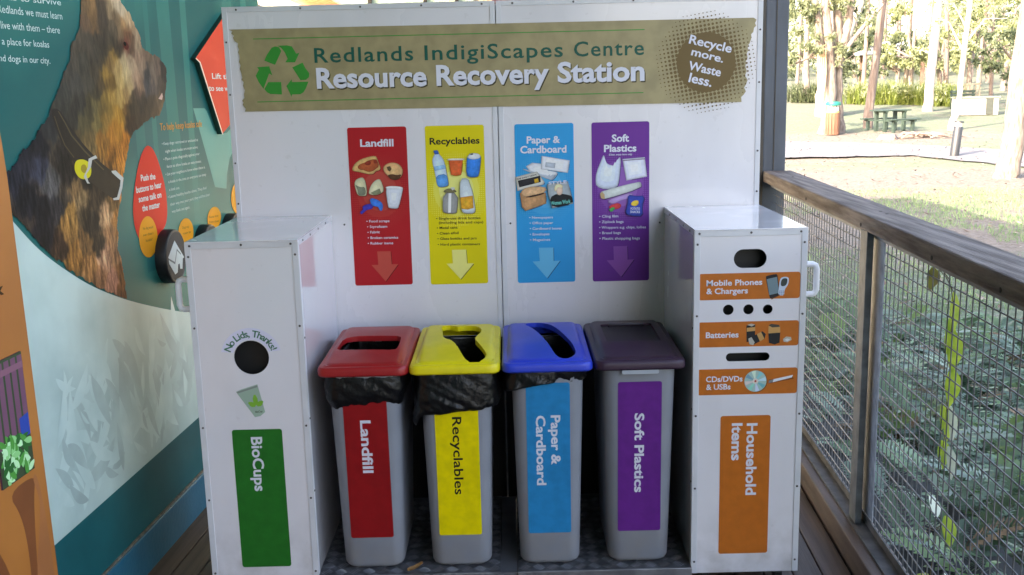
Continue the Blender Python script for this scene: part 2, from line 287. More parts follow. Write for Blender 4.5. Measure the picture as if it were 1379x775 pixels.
 'dogc':[(-0.1401,1.4593,190,115,42),(-0.2336,1.4877,175,112,45),(-0.4854,1.4772,80,66,46),(-0.3913,1.4723,110,88,55),(-0.3144,1.4568,150,100,45),(-0.2493,1.4178,160,100,40),(-0.187,1.4016,200,125,50),(-0.8327,1.3977,32,34,44),(-0.7853,1.4433,34,34,42),(-0.7132,1.4179,48,50,62),(-0.7904,1.3339,26,26,32),(-0.7021,1.468,30,29,34),(-0.6439,1.3601,80,76,74),(-0.5641,1.4279,40,36,34),(-0.7026,1.2827,24,24,30),(-0.6369,1.2958,48,46,50),(-0.7116,1.2421,24,24,30),(-0.7403,1.2046,26,24,28),(-0.5452,1.3725,34,30,30),(-0.5875,1.3225,60,50,42),(-0.5256,1.3379,120,90,58),(-0.5557,1.2644,165,118,62),(-0.587,1.2248,140,98,52),(-0.4898,1.2898,150,118,80),(-0.639,1.189,60,42,32),(-0.5598,1.1435,150,100,50),(-0.4843,1.1652,110,78,48),(-0.4364,1.2268,50,42,36),(-0.4128,1.1542,60,48,38),(-0.4732,1.1063,160,108,62),(-0.4762,1.2658,70,56,42),(-0.3826,1.2892,60,48,38),(-0.3326,1.2367,185,140,100),(-0.3147,1.175,150,105,70),(-0.2808,1.2781,110,80,48),(-0.2541,1.2028,175,115,60),(-0.2912,1.1113,165,115,78),(-0.2537,1.0315,130,80,42),(-0.3735,1.101,190,135,100),(-0.3408,1.0113,165,110,85),(-0.2778,0.9743,120,72,40),(-0.4111,1.0486,150,100,66),(-0.2167,1.3195,160,98,42),(-0.2625,1.3595,120,78,40),(-0.3475,1.3319,40,34,30),(-0.4137,1.3722,36,32,30),(-0.1785,1.3646,190,118,48),(-0.3368,1.8834,110,85,60),(-0.3014,1.8656,135,100,65),(-0.2736,1.8364,120,90,60),(-0.2158,1.8821,75,62,50),(-0.343,1.8321,105,80,60),(-0.2386,1.8334,72,60,50),(-0.1648,1.8912,140,115,85),(-0.1245,1.9024,190,165,135),(-0.0776,1.8816,195,170,140),(-0.0313,1.8513,200,165,125),(0.0046,1.831,175,140,105),(0.0266,1.8038,170,140,110),(-0.0745,1.8378,175,130,85),(-0.1105,1.8521,120,95,70),(-0.1437,1.8174,95,80,62),(-0.1767,1.7835,75,65,52),(-0.0965,1.798,120,95,70),(-0.0415,1.8063,120,80,55),(0.0342,1.7756,150,125,98),(-0.0665,1.7673,130,55,45),(-0.104,1.7647,70,55,45),(-0.0394,1.756,95,70,55),(-0.1329,1.7528,60,50,42),(-0.0194,1.7849,110,80,60),(-0.3859,1.7895,88,76,62),(-0.4156,1.7529,80,70,58),(-0.4559,1.7166,76,68,58),(-0.3349,1.7662,78,68,56),(-0.2861,1.7265,72,64,54),(-0.3839,1.6984,72,66,56),(-0.4764,1.6716,72,66,58),(-0.4415,1.6369,70,66,60),(-0.5321,1.6073,64,62,56),(-0.3615,1.6472,74,68,58),(-0.3088,1.679,74,64,52),(-0.3109,1.6159,66,58,46),(-0.4312,1.5862,60,56,50),(-0.5519,1.5635,58,56,50),(-0.6185,1.5315,48,48,48),(-0.4959,1.5371,56,52,46),(-0.37,1.5591,75,66,48),(-0.3323,1.5741,110,96,62),(-0.4118,1.5242,85,76,52),(-0.3297,1.5317,120,102,62),(-0.2505,1.7803,70,60,50),(-0.22,1.8081,72,60,48),(-0.2445,1.7542,66,58,48),(-0.1646,1.7243,150,115,62),(-0.2367,1.68,165,125,62),(-0.2073,1.6478,120,90,50),(-0.2074,1.7019,125,95,58),(-0.1466,1.6921,185,150,95),(-0.101,1.7205,180,155,115),(-0.0702,1.7381,165,140,108),(-0.0828,1.6821,200,172,125),(-0.1291,1.6536,195,160,100),(-0.0374,1.7053,180,150,118),(-0.0185,1.6657,175,140,112),(0.0168,1.6372,150,115,90),(0.0237,1.7293,150,118,95),(-0.1532,1.6038,185,148,85),(-0.2053,1.5989,175,135,70),(-0.0981,1.6147,165,128,80),(-0.0797,1.6371,185,155,108),(-0.2548,1.5994,140,108,56),(-0.2027,1.5551,175,128,58),(-0.1553,1.5374,180,128,52),(-0.239,1.5616,120,92,45),(-0.2704,1.5298,140,105,52),(-0.19,1.4996,185,122,45),(-0.1107,1.5587,110,78,45),(-0.2852,1.5732,110,88,50),(-0.2803,1.6475,90,72,50),(-0.2479,1.7116,72,62,50),(0.0737,1.7599,125,98,80),(0.1135,1.7436,110,88,72),(0.1714,1.7332,100,82,70),(0.2459,1.7171,60,50,45),(0.2389,1.6864,48,42,40),(0.1792,1.6975,105,84,72),(0.1331,1.6967,105,88,75),(0.084,1.6783,60,55,55),(0.0747,1.6372,75,70,70),(0.0447,1.6953,150,122,100),(0.1399,1.6612,110,92,80),(0.199,1.6493,80,66,58),(0.1168,1.6252,90,78,72),(0.2248,1.6249,70,56,48),(-0.0025,1.6141,80,62,52),(-0.0496,1.5916,72,58,46),(0.0184,1.5792,60,50,42),(0.1073,1.5837,75,60,48),(0.167,1.5768,95,75,58),(0.1924,1.5519,120,92,62),(0.1277,1.5412,85,66,48),(0.0533,1.5431,70,56,44),(-0.0194,1.5392,68,54,42),(-0.0708,1.5578,66,54,42),(-0.1052,1.5245,72,52,38),(-0.0837,1.501,60,44,34)],
 'collar':[(-0.5634,1.5729),(-0.5266,1.5399),(-0.4917,1.5062),(-0.4173,1.4506),(-0.3055,1.3855),(-0.1873,1.3439),(-0.2247,1.2784),(-0.2674,1.2766),(-0.3856,1.3342),(-0.474,1.3762),(-0.5214,1.4277),(-0.5665,1.4737),(-0.591,1.5139),(-0.6073,1.5495),(-0.6089,1.5738)],
 'collar_edge':[(-0.5708,1.566),(-0.565,1.5659),(-0.529,1.5293),(-0.5017,1.4957),(-0.427,1.4437),(-0.3158,1.3785),(-0.3214,1.3766),(-0.4342,1.4404),(-0.5084,1.4931),(-0.5355,1.5266)],
 'collar_edge2':[(-0.5967,1.5526),(-0.591,1.5525),(-0.5717,1.5095),(-0.5483,1.4692),(-0.501,1.43),(-0.506,1.4281),(-0.5546,1.4674),(-0.5779,1.5077)],
 'tag':[(-0.4905,1.421),(-0.445,1.4206),(-0.4019,1.4038),(-0.4045,1.3711),(-0.4324,1.3589),(-0.4808,1.3632),(-0.5085,1.3869),(-0.5068,1.408)],
 'tag_hole':[(-0.4639,1.4048),(-0.4379,1.4043),(-0.4291,1.3877),(-0.4472,1.3761),(-0.4723,1.3876)],
 'ring':[(-0.4142,1.4192),(-0.3647,1.4269),(-0.3555,1.4174),(-0.3917,1.414),(-0.4043,1.393),(-0.44,1.3741),(-0.4297,1.35),(-0.4199,1.3447),(-0.4384,1.3464),(-0.4567,1.3683),(-0.4245,1.3946)],
 'buckle':[(-0.2679,1.3707),(-0.2373,1.3699),(-0.1842,1.3412),(-0.201,1.3085),(-0.233,1.2744),(-0.2728,1.2772),(-0.2749,1.2838),(-0.2457,1.2839),(-0.2157,1.318),(-0.2081,1.3352),(-0.264,1.3641)],
 'eye':[(-0.0874,1.7739),(-0.0672,1.7812),(-0.0501,1.7741),(-0.0467,1.7612),(-0.0643,1.7528),(-0.0844,1.7598)],
 'mouth':[(-0.0858,1.5603),(0.015,1.5752),(0.1209,1.5874),(0.1977,1.6077),(0.2071,1.6005),(0.1546,1.5785),(0.0447,1.5575),(-0.0255,1.5422)],
 'tooth':[(0.1614,1.5925),(0.199,1.6134),(0.2034,1.6006),(0.1931,1.5878)],
 'nosep':[(0.1674,1.7133),(0.2245,1.7251),(0.2569,1.7044),(0.2516,1.6649),(0.209,1.6575),(0.1738,1.6784)],
 'arc':[(-0.8891,1.3059),(-0.7955,1.2233),(-0.7088,1.1617),(-0.5727,1.0856),(-0.4654,1.031),(-0.2714,0.9532),(-0.0766,0.8889),(0.1448,0.8215),(0.3227,0.7734)],
 'oval':[(0.0379,1.4369),(0.0856,1.4183),(0.1303,1.3517),(0.1603,1.2715),(0.1603,1.193),(0.1355,1.1437),(0.0818,1.1206),(-0.007,1.1037),(-0.0777,1.106),(-0.1161,1.1365),(-0.1353,1.188),(-0.1303,1.2439),(-0.0937,1.3208),(-0.0431,1.3895),(-0.0016,1.4235)],
 'light':[(0.5027,1.5521),(0.6296,1.5495),(0.6516,1.5376),(0.721,1.4569),(0.8018,1.4398),(0.8754,1.4413),(0.9466,1.463),(0.9483,1.3636),(0.8876,1.3334),(0.8344,1.2668),(0.8149,1.2073),(0.678,1.2278),(0.6216,1.3371),(0.5643,1.4437)],
 'hexf':[(0.9305,1.9455),(0.5143,1.7414),(0.5547,1.727),(0.7535,1.4401),(0.9077,1.4914),(1.002,1.6617)],
 'btn_c':[(0.0947,1.0302)],
 'btn_face':[(-0.0024,1.0463),(0.1209,1.1205),(0.0578,0.9344),(0.2084,1.0113)],
 'house':[(0.103,1.0902),(0.1807,1.0159),(0.1661,1.0145),(0.1548,0.9774),(0.1331,0.9812),(0.1321,1.0011),(0.1179,0.9998),(0.1075,0.9725),(0.0834,0.969),(0.0378,1.0163),(0.0353,1.04)],
 'roofline':[(0.0353,1.04),(0.0842,1.0083),(0.1323,1.0382),(0.1807,1.0159),(0.1309,1.0321),(0.0857,1.0028)],
 'hexback':[(0.5471,1.7382),(0.7826,1.4501)],
 'btnback':[(0.0044,1.0457),(0.1037,1.1304)],
 'btn2':[(0.7469,1.0909),(0.6375,1.087),(0.7147,1.1102),(0.3706,1.0773)],
 'hole_red':[(-0.5645,3.185),(-0.5664,3.2284),(-0.564,3.3212),(-0.5364,3.3498),(-0.4835,3.3469),(-0.4307,3.344),(-0.3827,3.3415),(-0.3786,3.2908),(-0.3776,3.2007),(-0.3861,3.1755),(-0.4502,3.1784),(-0.506,3.1807)],
 'hole_yel':[(-0.245,3.4471),(-0.236,3.4776),(-0.2108,3.4807),(-0.1911,3.4496),(-0.1679,3.4688),(-0.1252,3.4506),(-0.1119,3.4032),(-0.1137,3.3607),(-0.1294,3.3014),(-0.1283,3.2657),(-0.0945,3.1481),(-0.0912,3.1186),(-0.1014,3.0843),(-0.1225,3.0692),(-0.1415,3.0758),(-0.1559,3.1005),(-0.1966,3.2655),(-0.2226,3.2917),(-0.2322,3.336),(-0.234,3.3855)],
 'hole_blu':[(0.0438,3.4671),(0.0693,3.4046),(0.0956,3.3026),(0.1185,3.1642),(0.1311,3.1038),(0.1444,3.0793),(0.1684,3.0741),(0.1892,3.1044),(0.1934,3.1441),(0.1786,3.2467),(0.1562,3.3652),(0.125,3.463),(0.096,3.499),(0.0655,3.4965)],
 'hole_pur':[(0.3117,3.4309),(0.4775,3.4211),(0.4792,3.193),(0.297,3.2112)],
 'deckL':[(-1.162,3.6201),(-1.1797,3.2217),(-1.0814,3.3686),(-1.0956,3.2173),(-1.2326,3.8556),(-1.2763,3.245)],
 'deckR':[(1.1529,3.9285),(1.0976,3.1046),(1.0432,3.5381),(1.0118,3.109),(1.227,4.1919),(1.1749,3.2724)],
 'arr_red':[(-0.486,1.0293),(-0.4376,1.0289),(-0.4357,0.9806),(-0.4122,0.9808),(-0.4604,0.9181),(-0.5094,0.9798),(-0.4843,0.98)],
 'arr_yel':[(-0.2145,1.0285),(-0.1636,1.0281),(-0.1611,0.9772),(-0.1368,0.9774),(-0.1864,0.9199),(-0.2364,0.9782),(-0.213,0.9785)],
 'arr_blu':[(0.1012,1.0285),(0.1538,1.028),(0.1539,0.9789),(0.1773,0.9792),(0.1293,0.9156),(0.0776,0.9782),(0.1036,0.9793)],
 'arr_pur':[(0.3719,1.0269),(0.422,1.0273),(0.4236,0.9765),(0.447,0.9776),(0.3999,0.914),(0.3473,0.9758),(0.3733,0.9769)],
 'eggs':[[(-0.0282,1.1195),(-0.1057,1.1308),(-0.0119,1.191)],[(0.3173,1.0872),(0.24,1.0981),(0.3296,1.1407)],[(0.6355,1.1026),(0.555,1.1129),(0.646,1.1477)],[(0.9507,1.1495),(0.8599,1.1594),(0.9571,1.2186)]],
}
T = {
 'red_t':[('Landfill', (-0.528, 1.4082), (-0.4093, 1.407), 0.0243)],
 'red_l':[('• Food scraps', (-0.5198, 1.136), (-0.4368, 1.1357), 0.0092), ('• Styrofoam', (-0.5183, 1.1159), (-0.446, 1.1158), 0.0092), ('• Fabric', (-0.5177, 1.0957), (-0.4736, 1.0963), 0.0093), ('• Broken ceramics', (-0.5179, 1.0756), (-0.408, 1.0746), 0.0092), ('• Rubber items', (-0.5189, 1.0554), (-0.4272, 1.0548), 0.0092)],
 'yel_t':[('Recyclables', (-0.2806, 1.4096), (-0.1029, 1.4093), 0.0226)],
 'yel_l':[('• Single-use drink bottles', (-0.2679, 1.1399), (-0.1077, 1.1385), 0.0092), ('(including lids and caps)', (-0.2586, 1.1246), (-0.0982, 1.1232), 0.0092), ('• Metal cans', (-0.2668, 1.1055), (-0.1918, 1.1062), 0.0093), ('• Clean alfoil', (-0.2667, 1.0854), (-0.1884, 1.086), 0.0092), ('• Glass bottles and jars', (-0.2658, 1.066), (-0.124, 1.0651), 0.0093), ('• Hard plastic containers', (-0.2657, 1.045), (-0.1122, 1.0437), 0.0092)],
 'blu_t':[('Paper &', (0.0648, 1.4054), (0.1836, 1.405), 0.0235), ('Cardboard', (0.0411, 1.371), (0.2061, 1.3703), 0.0244)],
 'blu_l':[('• Newspapers', (0.0683, 1.1351), (0.1539, 1.1347), 0.0092), ('• Office paper', (0.0695, 1.115), (0.1544, 1.1146), 0.0092), ('• Cardboard boxes', (0.07, 1.0949), (0.1848, 1.0938), 0.0092), ('• Envelopes', (0.0695, 1.0739), (0.1404, 1.0739), 0.0093), ('• Magazines', (0.07, 1.0537), (0.1425, 1.0536), 0.0093)],
 'pur_t':[('Soft', (0.3679, 1.4038), (0.4293, 1.4039), 0.0243), ('Plastics', (0.3398, 1.3687), (0.4555, 1.3683), 0.0236)],
 'pur_s':[('(Clean, empty items only)', (0.357, 1.356), (0.4391, 1.3557), 0.0057)],
 'pur_l':[('• Cling film', (0.3208, 1.1331), (0.3898, 1.1331), 0.0092), ('• Ziplock bags', (0.3207, 1.1131), (0.4089, 1.1126), 0.0092), ('• Wrappers e.g. chips, lollies', (0.3205, 1.093), (0.4896, 1.0905), 0.0092), ('• Bread bags', (0.3212, 1.0728), (0.3987, 1.0726), 0.0092), ('• Plastic shopping bags', (0.3211, 1.0526), (0.4679, 1.0507), 0.0093)],
 'magt':[('Women Work', (0.1472, 1.1832), (0.2185, 1.1898), 0.0132)],
 'mags':[('STYLE', (0.1401, 1.2571), (0.2046, 1.2613), 0.01)],
 'snack':[('POTATO', (0.4339, 1.1596), (0.4671, 1.1588), 0.0083), ('SNACKS', (0.4322, 1.148), (0.4671, 1.1471), 0.0083)],
 'pap':[('THE DAILY NEWS', (0.0267, 1.2763), (0.0979, 1.2919), 0.0052)],
 'more':[('Recycle', (0.6381, 1.7394), (0.7863, 1.7029), 0.0283), ('more.', (0.646, 1.6989), (0.7582, 1.6697), 0.0252), ('Waste', (0.6359, 1.6504), (0.7499, 1.6225), 0.0278), ('less.', (0.6378, 1.6073), (0.7185, 1.5875), 0.0301)],
 'wall':[('koalas to survive', (-0.8595, 1.8562), (-0.4806, 1.866), 0.0139), ('Redlands we must learn', (-0.8223, 1.8232), (-0.4824, 1.8258), 0.0173), ('live with them – there', (-0.817, 1.7827), (-0.5056, 1.7854), 0.0169), ('a place for koalas', (-0.8211, 1.7424), (-0.5764, 1.7432), 0.0154), ('and dogs in our city.', (-0.8588, 1.6997), (-0.5806, 1.6986), 0.0147)],
 'help':[('To help keep koalas safe', (0.1596, 1.4804), (0.5804, 1.4781), 0.0254)],
 'bul':[('• Keep dogs restrained or enclosed at', (0.162, 1.4276), (0.5231, 1.4243), 0.0086), ('night when koalas are most active.', (0.1873, 1.3993), (0.5167, 1.3965), 0.0087), ('• Place a pole diagonally against your', (0.1652, 1.3723), (0.528, 1.3698), 0.0087), ('fence to allow koalas an easy access.', (0.1881, 1.3442), (0.5402, 1.3395), 0.0087), ('• Let your neighbours know when there is', (0.1713, 1.3174), (0.5746, 1.3129), 0.0087), ('a koala in the area so everyone can keep', (0.1916, 1.2885), (0.5809, 1.2835), 0.0087), ('a look out.', (0.1919, 1.2601), (0.2934, 1.2579), 0.0087), ('• Leave healthy koalas alone. They find', (0.1738, 1.2346), (0.5718, 1.23), 0.0087), ('their way into your yard, they will find their', (0.1902, 1.2054), (0.6064, 1.1997), 0.0087), ('way back out again.', (0.1979, 1.179), (0.3788, 1.1747), 0.0088)],
 'push':[('Push the', (-0.0455, 1.3178), (0.0766, 1.3144), 0.0194), ('buttons to hear', (-0.0914, 1.2817), (0.1244, 1.2803), 0.019), ('some talk on', (-0.079, 1.2486), (0.115, 1.2451), 0.0193), ('the matter', (-0.057, 1.2151), (0.0945, 1.2123), 0.0193)],
 'egg':[('No dog would', (-0.0672, 1.1526), (0.0175, 1.1474), 0.0068), ('ever chase a', (-0.0698, 1.1305), (0.0152, 1.1263), 0.0069), ('koala?', (-0.0529, 1.1091), (0.0018, 1.1059), 0.0069), ('Dogs may', (0.2852, 1.1074), (0.3509, 1.1039), 0.0065), ('roam far', (0.2874, 1.0852), (0.3683, 1.0809), 0.0065), ('Fences slow', (0.5744, 1.1104), (0.6847, 1.1042), 0.0069), ('them down', (0.5701, 1.0916), (0.6883, 1.082), 0.0069)],
 'hex':[('Lift the door', (0.6847, 1.6662), (1.1438, 1.6643), 0.024), ("to see who's inside", (0.6383, 1.6183), (1.1611, 1.6136), 0.0238)],
}
# ================================================================== RECYCLING STATION
white = mat('white_gloss_panel', (.79, .76, .79), .14, .02, 3, coat=.8)
white_back = mat('white_satin_panel', (.76, .735, .76), .26, .02, 3, coat=.3)
white_trim = mat('white_painted_trim', (.66, .66, .69), .32, .04, 12)
screwm = mat('steel_screw', (.12, .11, .11), .35, .2, 40, metal=.8)
blackm = mat('black_lining', (.012, .012, .013), .5, .2, 6)
alu = mat('worn_aluminium', (.36, .37, .40), .38, .25, 14, metal=.85, bump=.15, bscale=90)
def grime(m, floor=.05):
    n = m.node_tree; b = n.nodes['Principled BSDF']; src = b.inputs['Base Color'].links[0].from_socket
    g_ = n.nodes.new('ShaderNodeNewGeometry'); sx = n.nodes.new('ShaderNodeSeparateXYZ'); n.links.new(g_.outputs['Position'], sx.inputs[0])
    def nn(sc, st, p0, p1):
        mp = n.nodes.new('ShaderNodeMapping'); n.links.new(g_.outputs['Position'], mp.inputs[0]); mp.inputs['Scale'].default_value = st
        q = n.nodes.new('ShaderNodeTexNoise'); q.inputs['Scale'].default_value = sc; q.inputs['Detail'].default_value = 7; n.links.new(mp.outputs[0], q.inputs['Vector'])
        r = n.nodes.new('ShaderNodeMapRange'); r.inputs[1].default_value = p0; r.inputs[2].default_value = p1; n.links.new(q.outputs[0], r.inputs[0]); return r.outputs[0]
    a = nn(3.5, (1, 1, .35), .52, .75); c = nn(40, (1, 1, 1), .66, .72); d = nn(60, (.25, 1, 2.5), .70, .76)
    mr = n.nodes.new('ShaderNodeMapRange'); mr.inputs[1].default_value = .30; mr.inputs[2].default_value = .05; n.links.new(sx.outputs[2], mr.inputs[0])
    def mth(op, x, y):
        q = n.nodes.new('ShaderNodeMath'); q.operation = op; q.use_clamp = True
        for i_, v in enumerate((x, y)):
            if isinstance(v, float): q.inputs[i_].default_value = v
            else: n.links.new(v, q.inputs[i_])
        return q.outputs[0]
    f = mth('ADD', mth('MULTIPLY', a, .16), mth('ADD', mth('MULTIPLY', c, .10), mth('ADD', mth('MULTIPLY', d, .12), mth('MULTIPLY', mth('MULTIPLY', mr.outputs[0], nn(14, (1, 1, 1), .35, .7)), .5))))
    mx = n.nodes.new('ShaderNodeMix'); mx.data_type = 'RGBA'; n.links.new(f, mx.inputs[0]); n.links.new(src, mx.inputs[6]); mx.inputs[7].default_value = (.33, .29, .25, 1); n.links.new(mx.outputs[2], b.inputs['Base Color'])
    rr = n.nodes.new('ShaderNodeMath'); rr.operation = 'MULTIPLY_ADD'; n.links.new(a, rr.inputs[0]); rr.inputs[1].default_value = .22; rr.inputs[2].default_value = b.inputs['Roughness'].default_value; n.links.new(rr.outputs[0], b.inputs['Roughness'])
grime(white); grime(white_back)
SO = Vector((-.045, 3.05, 0))
ST = thing('recycling_station', SO, 'white recycling station cabinet with brown banner, four coloured posters and two side boxes', 'recycling station')
YB = 3.66
def rivets(name, pts, parent, nrm):
    mb = MB(SO); nrm = Vector(nrm)
    a = nrm.cross(Vector((0, 0, 1)) if abs(nrm.z) < .9 else Vector((1, 0, 0))).normalized(); b = nrm.cross(a)
    for p in pts:
        p = Vector(p)
        mb.loft([[tuple(p + nrm * h + (a * math.cos(t) + b * math.sin(t)) * r) for t in [2 * math.pi * k / 8 for k in range(8)]] for h, r in ((-.001, .0038), (.0012, .0036), (.0022, .002))])
    return mb.build(name, screwm, parent, smooth=50, kind='stuff')
# back panels, in two halves
for (x0, x1, sx) in ((-.985, -.0365, [-.934, -.711, -.503, -.291, -.081]), (-.0335, .897, [.025, .237, .445, .652, .853])):
    p = MB(SO).box(x0, x1, YB, YB + .028, .70, 1.897).build('back_panel', white_back, ST, bevel=.0015)
    t = MB(SO)
    t.box(x0, x0 + .018, YB - .0022, YB, .70, 1.899); t.box(x1 - .018, x1, YB - .0022, YB, .70, 1.899); t.box(x0 + .018, x1 - .018, YB - .0022, YB, 1.881, 1.899)
    t.build('edge_trim', white_trim, p, bevel=.0008)
    xr = x0 + .009 if x0 < -.5 else x1 - .009
    rivets('screw_row', [(x, YB - .0022, 1.889) for x in sx] + [(xr, YB - .0022, z) for z in (1.78, 1.6, 1.36, 1.215)] + ([(-.6, YB, 1.13)] if x0 < -.5 else [(.0, YB, 1.12), (.54, YB, 1.11)]), p, (0, -1, 0))
    MB(SO).box(x0 + .002, x1 - .002, YB + .004, YB + .024, .06, .70).build('lower_backing', blackm, p)
    for q in (0, 1):
        xe = x0 if x0 < -.5 else x1
    MB(SO).box(min(xe, xe + (.012 if x0 < -.5 else -.012)), max(xe, xe + (.012 if x0 < -.5 else -.012)), YB + .0285, YB + .06, 1.167, 1.897).build('stiffener', white_trim, p)

MB(SO).box(-.06, -.01, YB + .029, YB + .05, .06, 1.89).build('seam_light_stop', white_trim, ST)  # hidden strip added behind the panel seam to stop a light leak
# banner (torn brown paper look) printed over both halves
paper = mat('ink_brown_paper', S(134, 122, 88, K * 1.15), .45, .10, 22, rgb2=None, detail=8)
green = ink(38, 130, 48); teal_ink = ink(10, 78, 66); whiteink = ink(198, 198, 208); shadow_ink = ink(62, 55, 36); brown_ink = ink(98, 78, 42)
pr = Print((0, YB - .0026, 0), (1, 0, 0), (0, 0, 1), SO)
pr.poly(D['tearL'] + list(reversed(D['tearR'])), paper)
def stripe(pr, x0, x1, z, m, h=.0028): pr.poly([(x0, z - h / 2), (x1, z - h / 2), (x1, z + h / 2), (x0, z + h / 2)], m)
stripe(pr, -.882, .484, 1.789, green); stripe(pr, -.882, .480, 1.573, green)
for q in D['recycle']: pr.poly(q, green, up=False)
bx = .0165; cx, cz = .700, 1.672; m_ = brown_ink; pr.d += pr.step
pr.poly(ell(cx, cz, .103, .103, 40), m_)
pr.d += pr.step
for i in range(-13, 14):
    for j in range(-13, 14):
        a, b = i * .0140, j * .0140; r_ = math.hypot(a, b); rot = .16
        x, y = cx + a * math.cos(rot) - b * math.sin(rot), cz + a * math.sin(rot) + b * math.cos(rot)
        if .085 < r_ < .178:
            rd = .0078 * (1 - (r_ - .085) / .115)
            if rd > .0012: pr.poly(ell(x, y, rd, rd, 9), m_, up=False)
for s_, a, b in (('Redlands', -.672, -.326), ('IndigiScapes', -.286, .198), ('Centre', .237, .482)): pr.text(s_, (a, 1.7035), (b, 1.7035), .049, teal_ink, .012, 1.12, up=(a < -.5))
for m2, dx, dz in ((shadow_ink, .0035, -.0045), (whiteink, 0, 0)):
    pr.d += pr.step
    for s_, a, b in (('Resource', -.669, -.282), ('Recovery', -.248, .148), ('Station', .178, .484)): pr.text(s_, (a + dx, 1.6165 + dz), (b + dx, 1.6165 + dz), .066, m2, .03, up=False)
pr.d += pr.step
for s_, A, B, c_ in T['more']: pr.text(s_, A, B, c_ * 1.02, whiteink, .022, up=False)
pr.build('banner', ST, 'brown torn paper banner with green recycling arrows and the station name')

# four posters
def poster(x0, x1, z0, z1, base, glow, dots, title, lst, arrow, arrow_ink, arrow_dark, txt, keys, label, tb=.03):
    pr = Print((0, YB - .0008, 0), (1, 0, 0), (0, 0, 1), SO)
    pr.poly(rr2(x0, x1, z0, z1, .008), base)
    cx, cz = (x0 + x1) / 2, z0 + (z1 - z0) * .60
    for k, rr in ((0, .082), (1, .062)): pr.poly(ell(cx, cz, rr, rr * 1.15, 36), glow[k])
    pr.d += pr.step
    for i in range(-15, 16):
        for j in range(-20, 21):
            a, b = i * .0075, j * .0075; rr = math.hypot(a, b / 1.15)
            if .078 < rr < .118 and x0 + .004 < cx + a < x1 - .004: pr.poly(ell(cx + a, cz + b, .0024 * (1.35 - (rr - .078) / .055), .0024 * (1.35 - (rr - .078) / .055), 6), glow[0], up=False)
    for s_, A, B, c_ in T[title]: pr.text(s_, A, B, c_, txt, tb)
    for s_, A, B, c_ in T[lst]: pr.text(s_, A, B, c_ * .95, txt, .012, up=False)
    pr.poly([(a + .0022, b - .0025) for a, b in D[arrow]], arrow_dark); pr.poly(D[arrow], arrow_ink)
    for key, c_ in keys:
        if key[0] == '!': pr.poly([(a + .002, b - .0022) for a, b in chaikin(D[key[1:]], 1)], c_)
        else:
            q = chaikin(D[key], 1) if len(D[key]) > 5 else D[key]; base = c_.node_tree.nodes['Color Ramp'].color_ramp.elements
            c0 = [(base[0].color[i_] + base[1].color[i_]) / 2 for i_ in range(3)]
            big = (max(a for a, b in q) - min(a for a, b in q)) > .018
            if big: # printed shading: darker right edge, lighter left
                def tone(k_, t_): return mat(c_.name + t_, [min(.85, v * k_) for v in c0], .42, .05 if min(c0) > .3 else .14, 90, spec=.3)
                pr.poly(q, tone(.62, '_rim')); cx = sum(a for a, b in q) / len(q); cy = sum(b for a, b in q) / len(q)
                for k_, f_, t_ in ((.93, .88, '_mid'), (.84, 1.0, '_base'), (.62, 1.10, '_lit'), (.34, 1.22, '_high')):
                    pr.poly([(cx - .0012 * (1 - k_) * 3 + (a - cx) * k_, cy + .0008 * (1 - k_) * 3 + (b - cy) * k_) for a, b in q], tone(f_, t_))
            else: pr.poly(q, c_)
    return pr
I_ = ink
p = poster(-.572, -.362, .9045, 1.4755, I_(165, 26, 32), (I_(172, 48, 44), I_(176, 66, 56)), 0, 'red_t', 'red_l', 'arr_red', I_(178, 70, 58), I_(110, 16, 18), whiteink, [
    ('!L_pizza', I_(120, 20, 22)), ('L_pizza', I_(205, 165, 105)), ('L_pizza_top', I_(165, 80, 45)), ('L_pep1', I_(130, 45, 30)), ('L_pep2', I_(135, 50, 32)),
    ('!L_muffin', I_(110, 24, 22)), ('L_muffin', I_(205, 160, 110)), ('L_muffin_dark', I_(80, 50, 32)), ('L_muffin_spot', I_(90, 70, 48)),
    ('!L_cup1', I_(110, 24, 22)), ('L_cup1', I_(190, 185, 150)), ('L_cup1_in', I_(115, 120, 100)), ('!L_cup2', I_(110, 24, 22)), ('L_cup2', I_(198, 192, 158)), ('L_cup2_in', I_(120, 125, 95)),
    ('!L_foam', I_(115, 22, 22)), ('L_foam', I_(195, 198, 205)), ('L_foam_rim', I_(215, 215, 220)), ('L_glove2', I_(58, 50, 150)), ('L_glove1', I_(48, 110, 195))], '')
p.build('poster', ST, 'red poster headed Landfill')
yl = poster(-.296, -.0865, .902, 1.475, I_(205, 188, 18), (I_(212, 204, 82), I_(218, 212, 122)), 0, 'yel_t', 'yel_l', 'arr_yel', I_(215, 208, 120), I_(120, 108, 20), I_(28, 26, 22), [
    ('!R_bot', I_(140, 130, 30)), ('R_bot', I_(175, 195, 215)), ('R_botlo', I_(75, 140, 200)), ('R_botband', I_(130, 175, 215)), ('R_botcap', I_(40, 80, 150)),
    ('!R_yog', I_(140, 125, 30)), ('R_yog', I_(205, 90, 45)), ('R_yogrim', I_(200, 190, 175)), ('!R_can', I_(130, 120, 30)), ('R_can', I_(35, 115, 195)), ('R_cantop', I_(195, 198, 202)), ('R_canspot', I_(40, 40, 40)),
    ('!R_tin', I_(120, 110, 30)), ('R_tin', I_(140, 140, 138)), ('R_tinhl', I_(215, 215, 215)), ('R_tinlid', I_(110, 102, 70)), ('R_tintab', I_(190, 190, 185)),
    ('!R_glass', I_(120, 112, 30)), ('R_glass', I_(185, 195, 200)), ('R_glasslab', I_(212, 150, 45))], '', .022)
yl.build('poster', ST, 'yellow poster headed Recyclables')
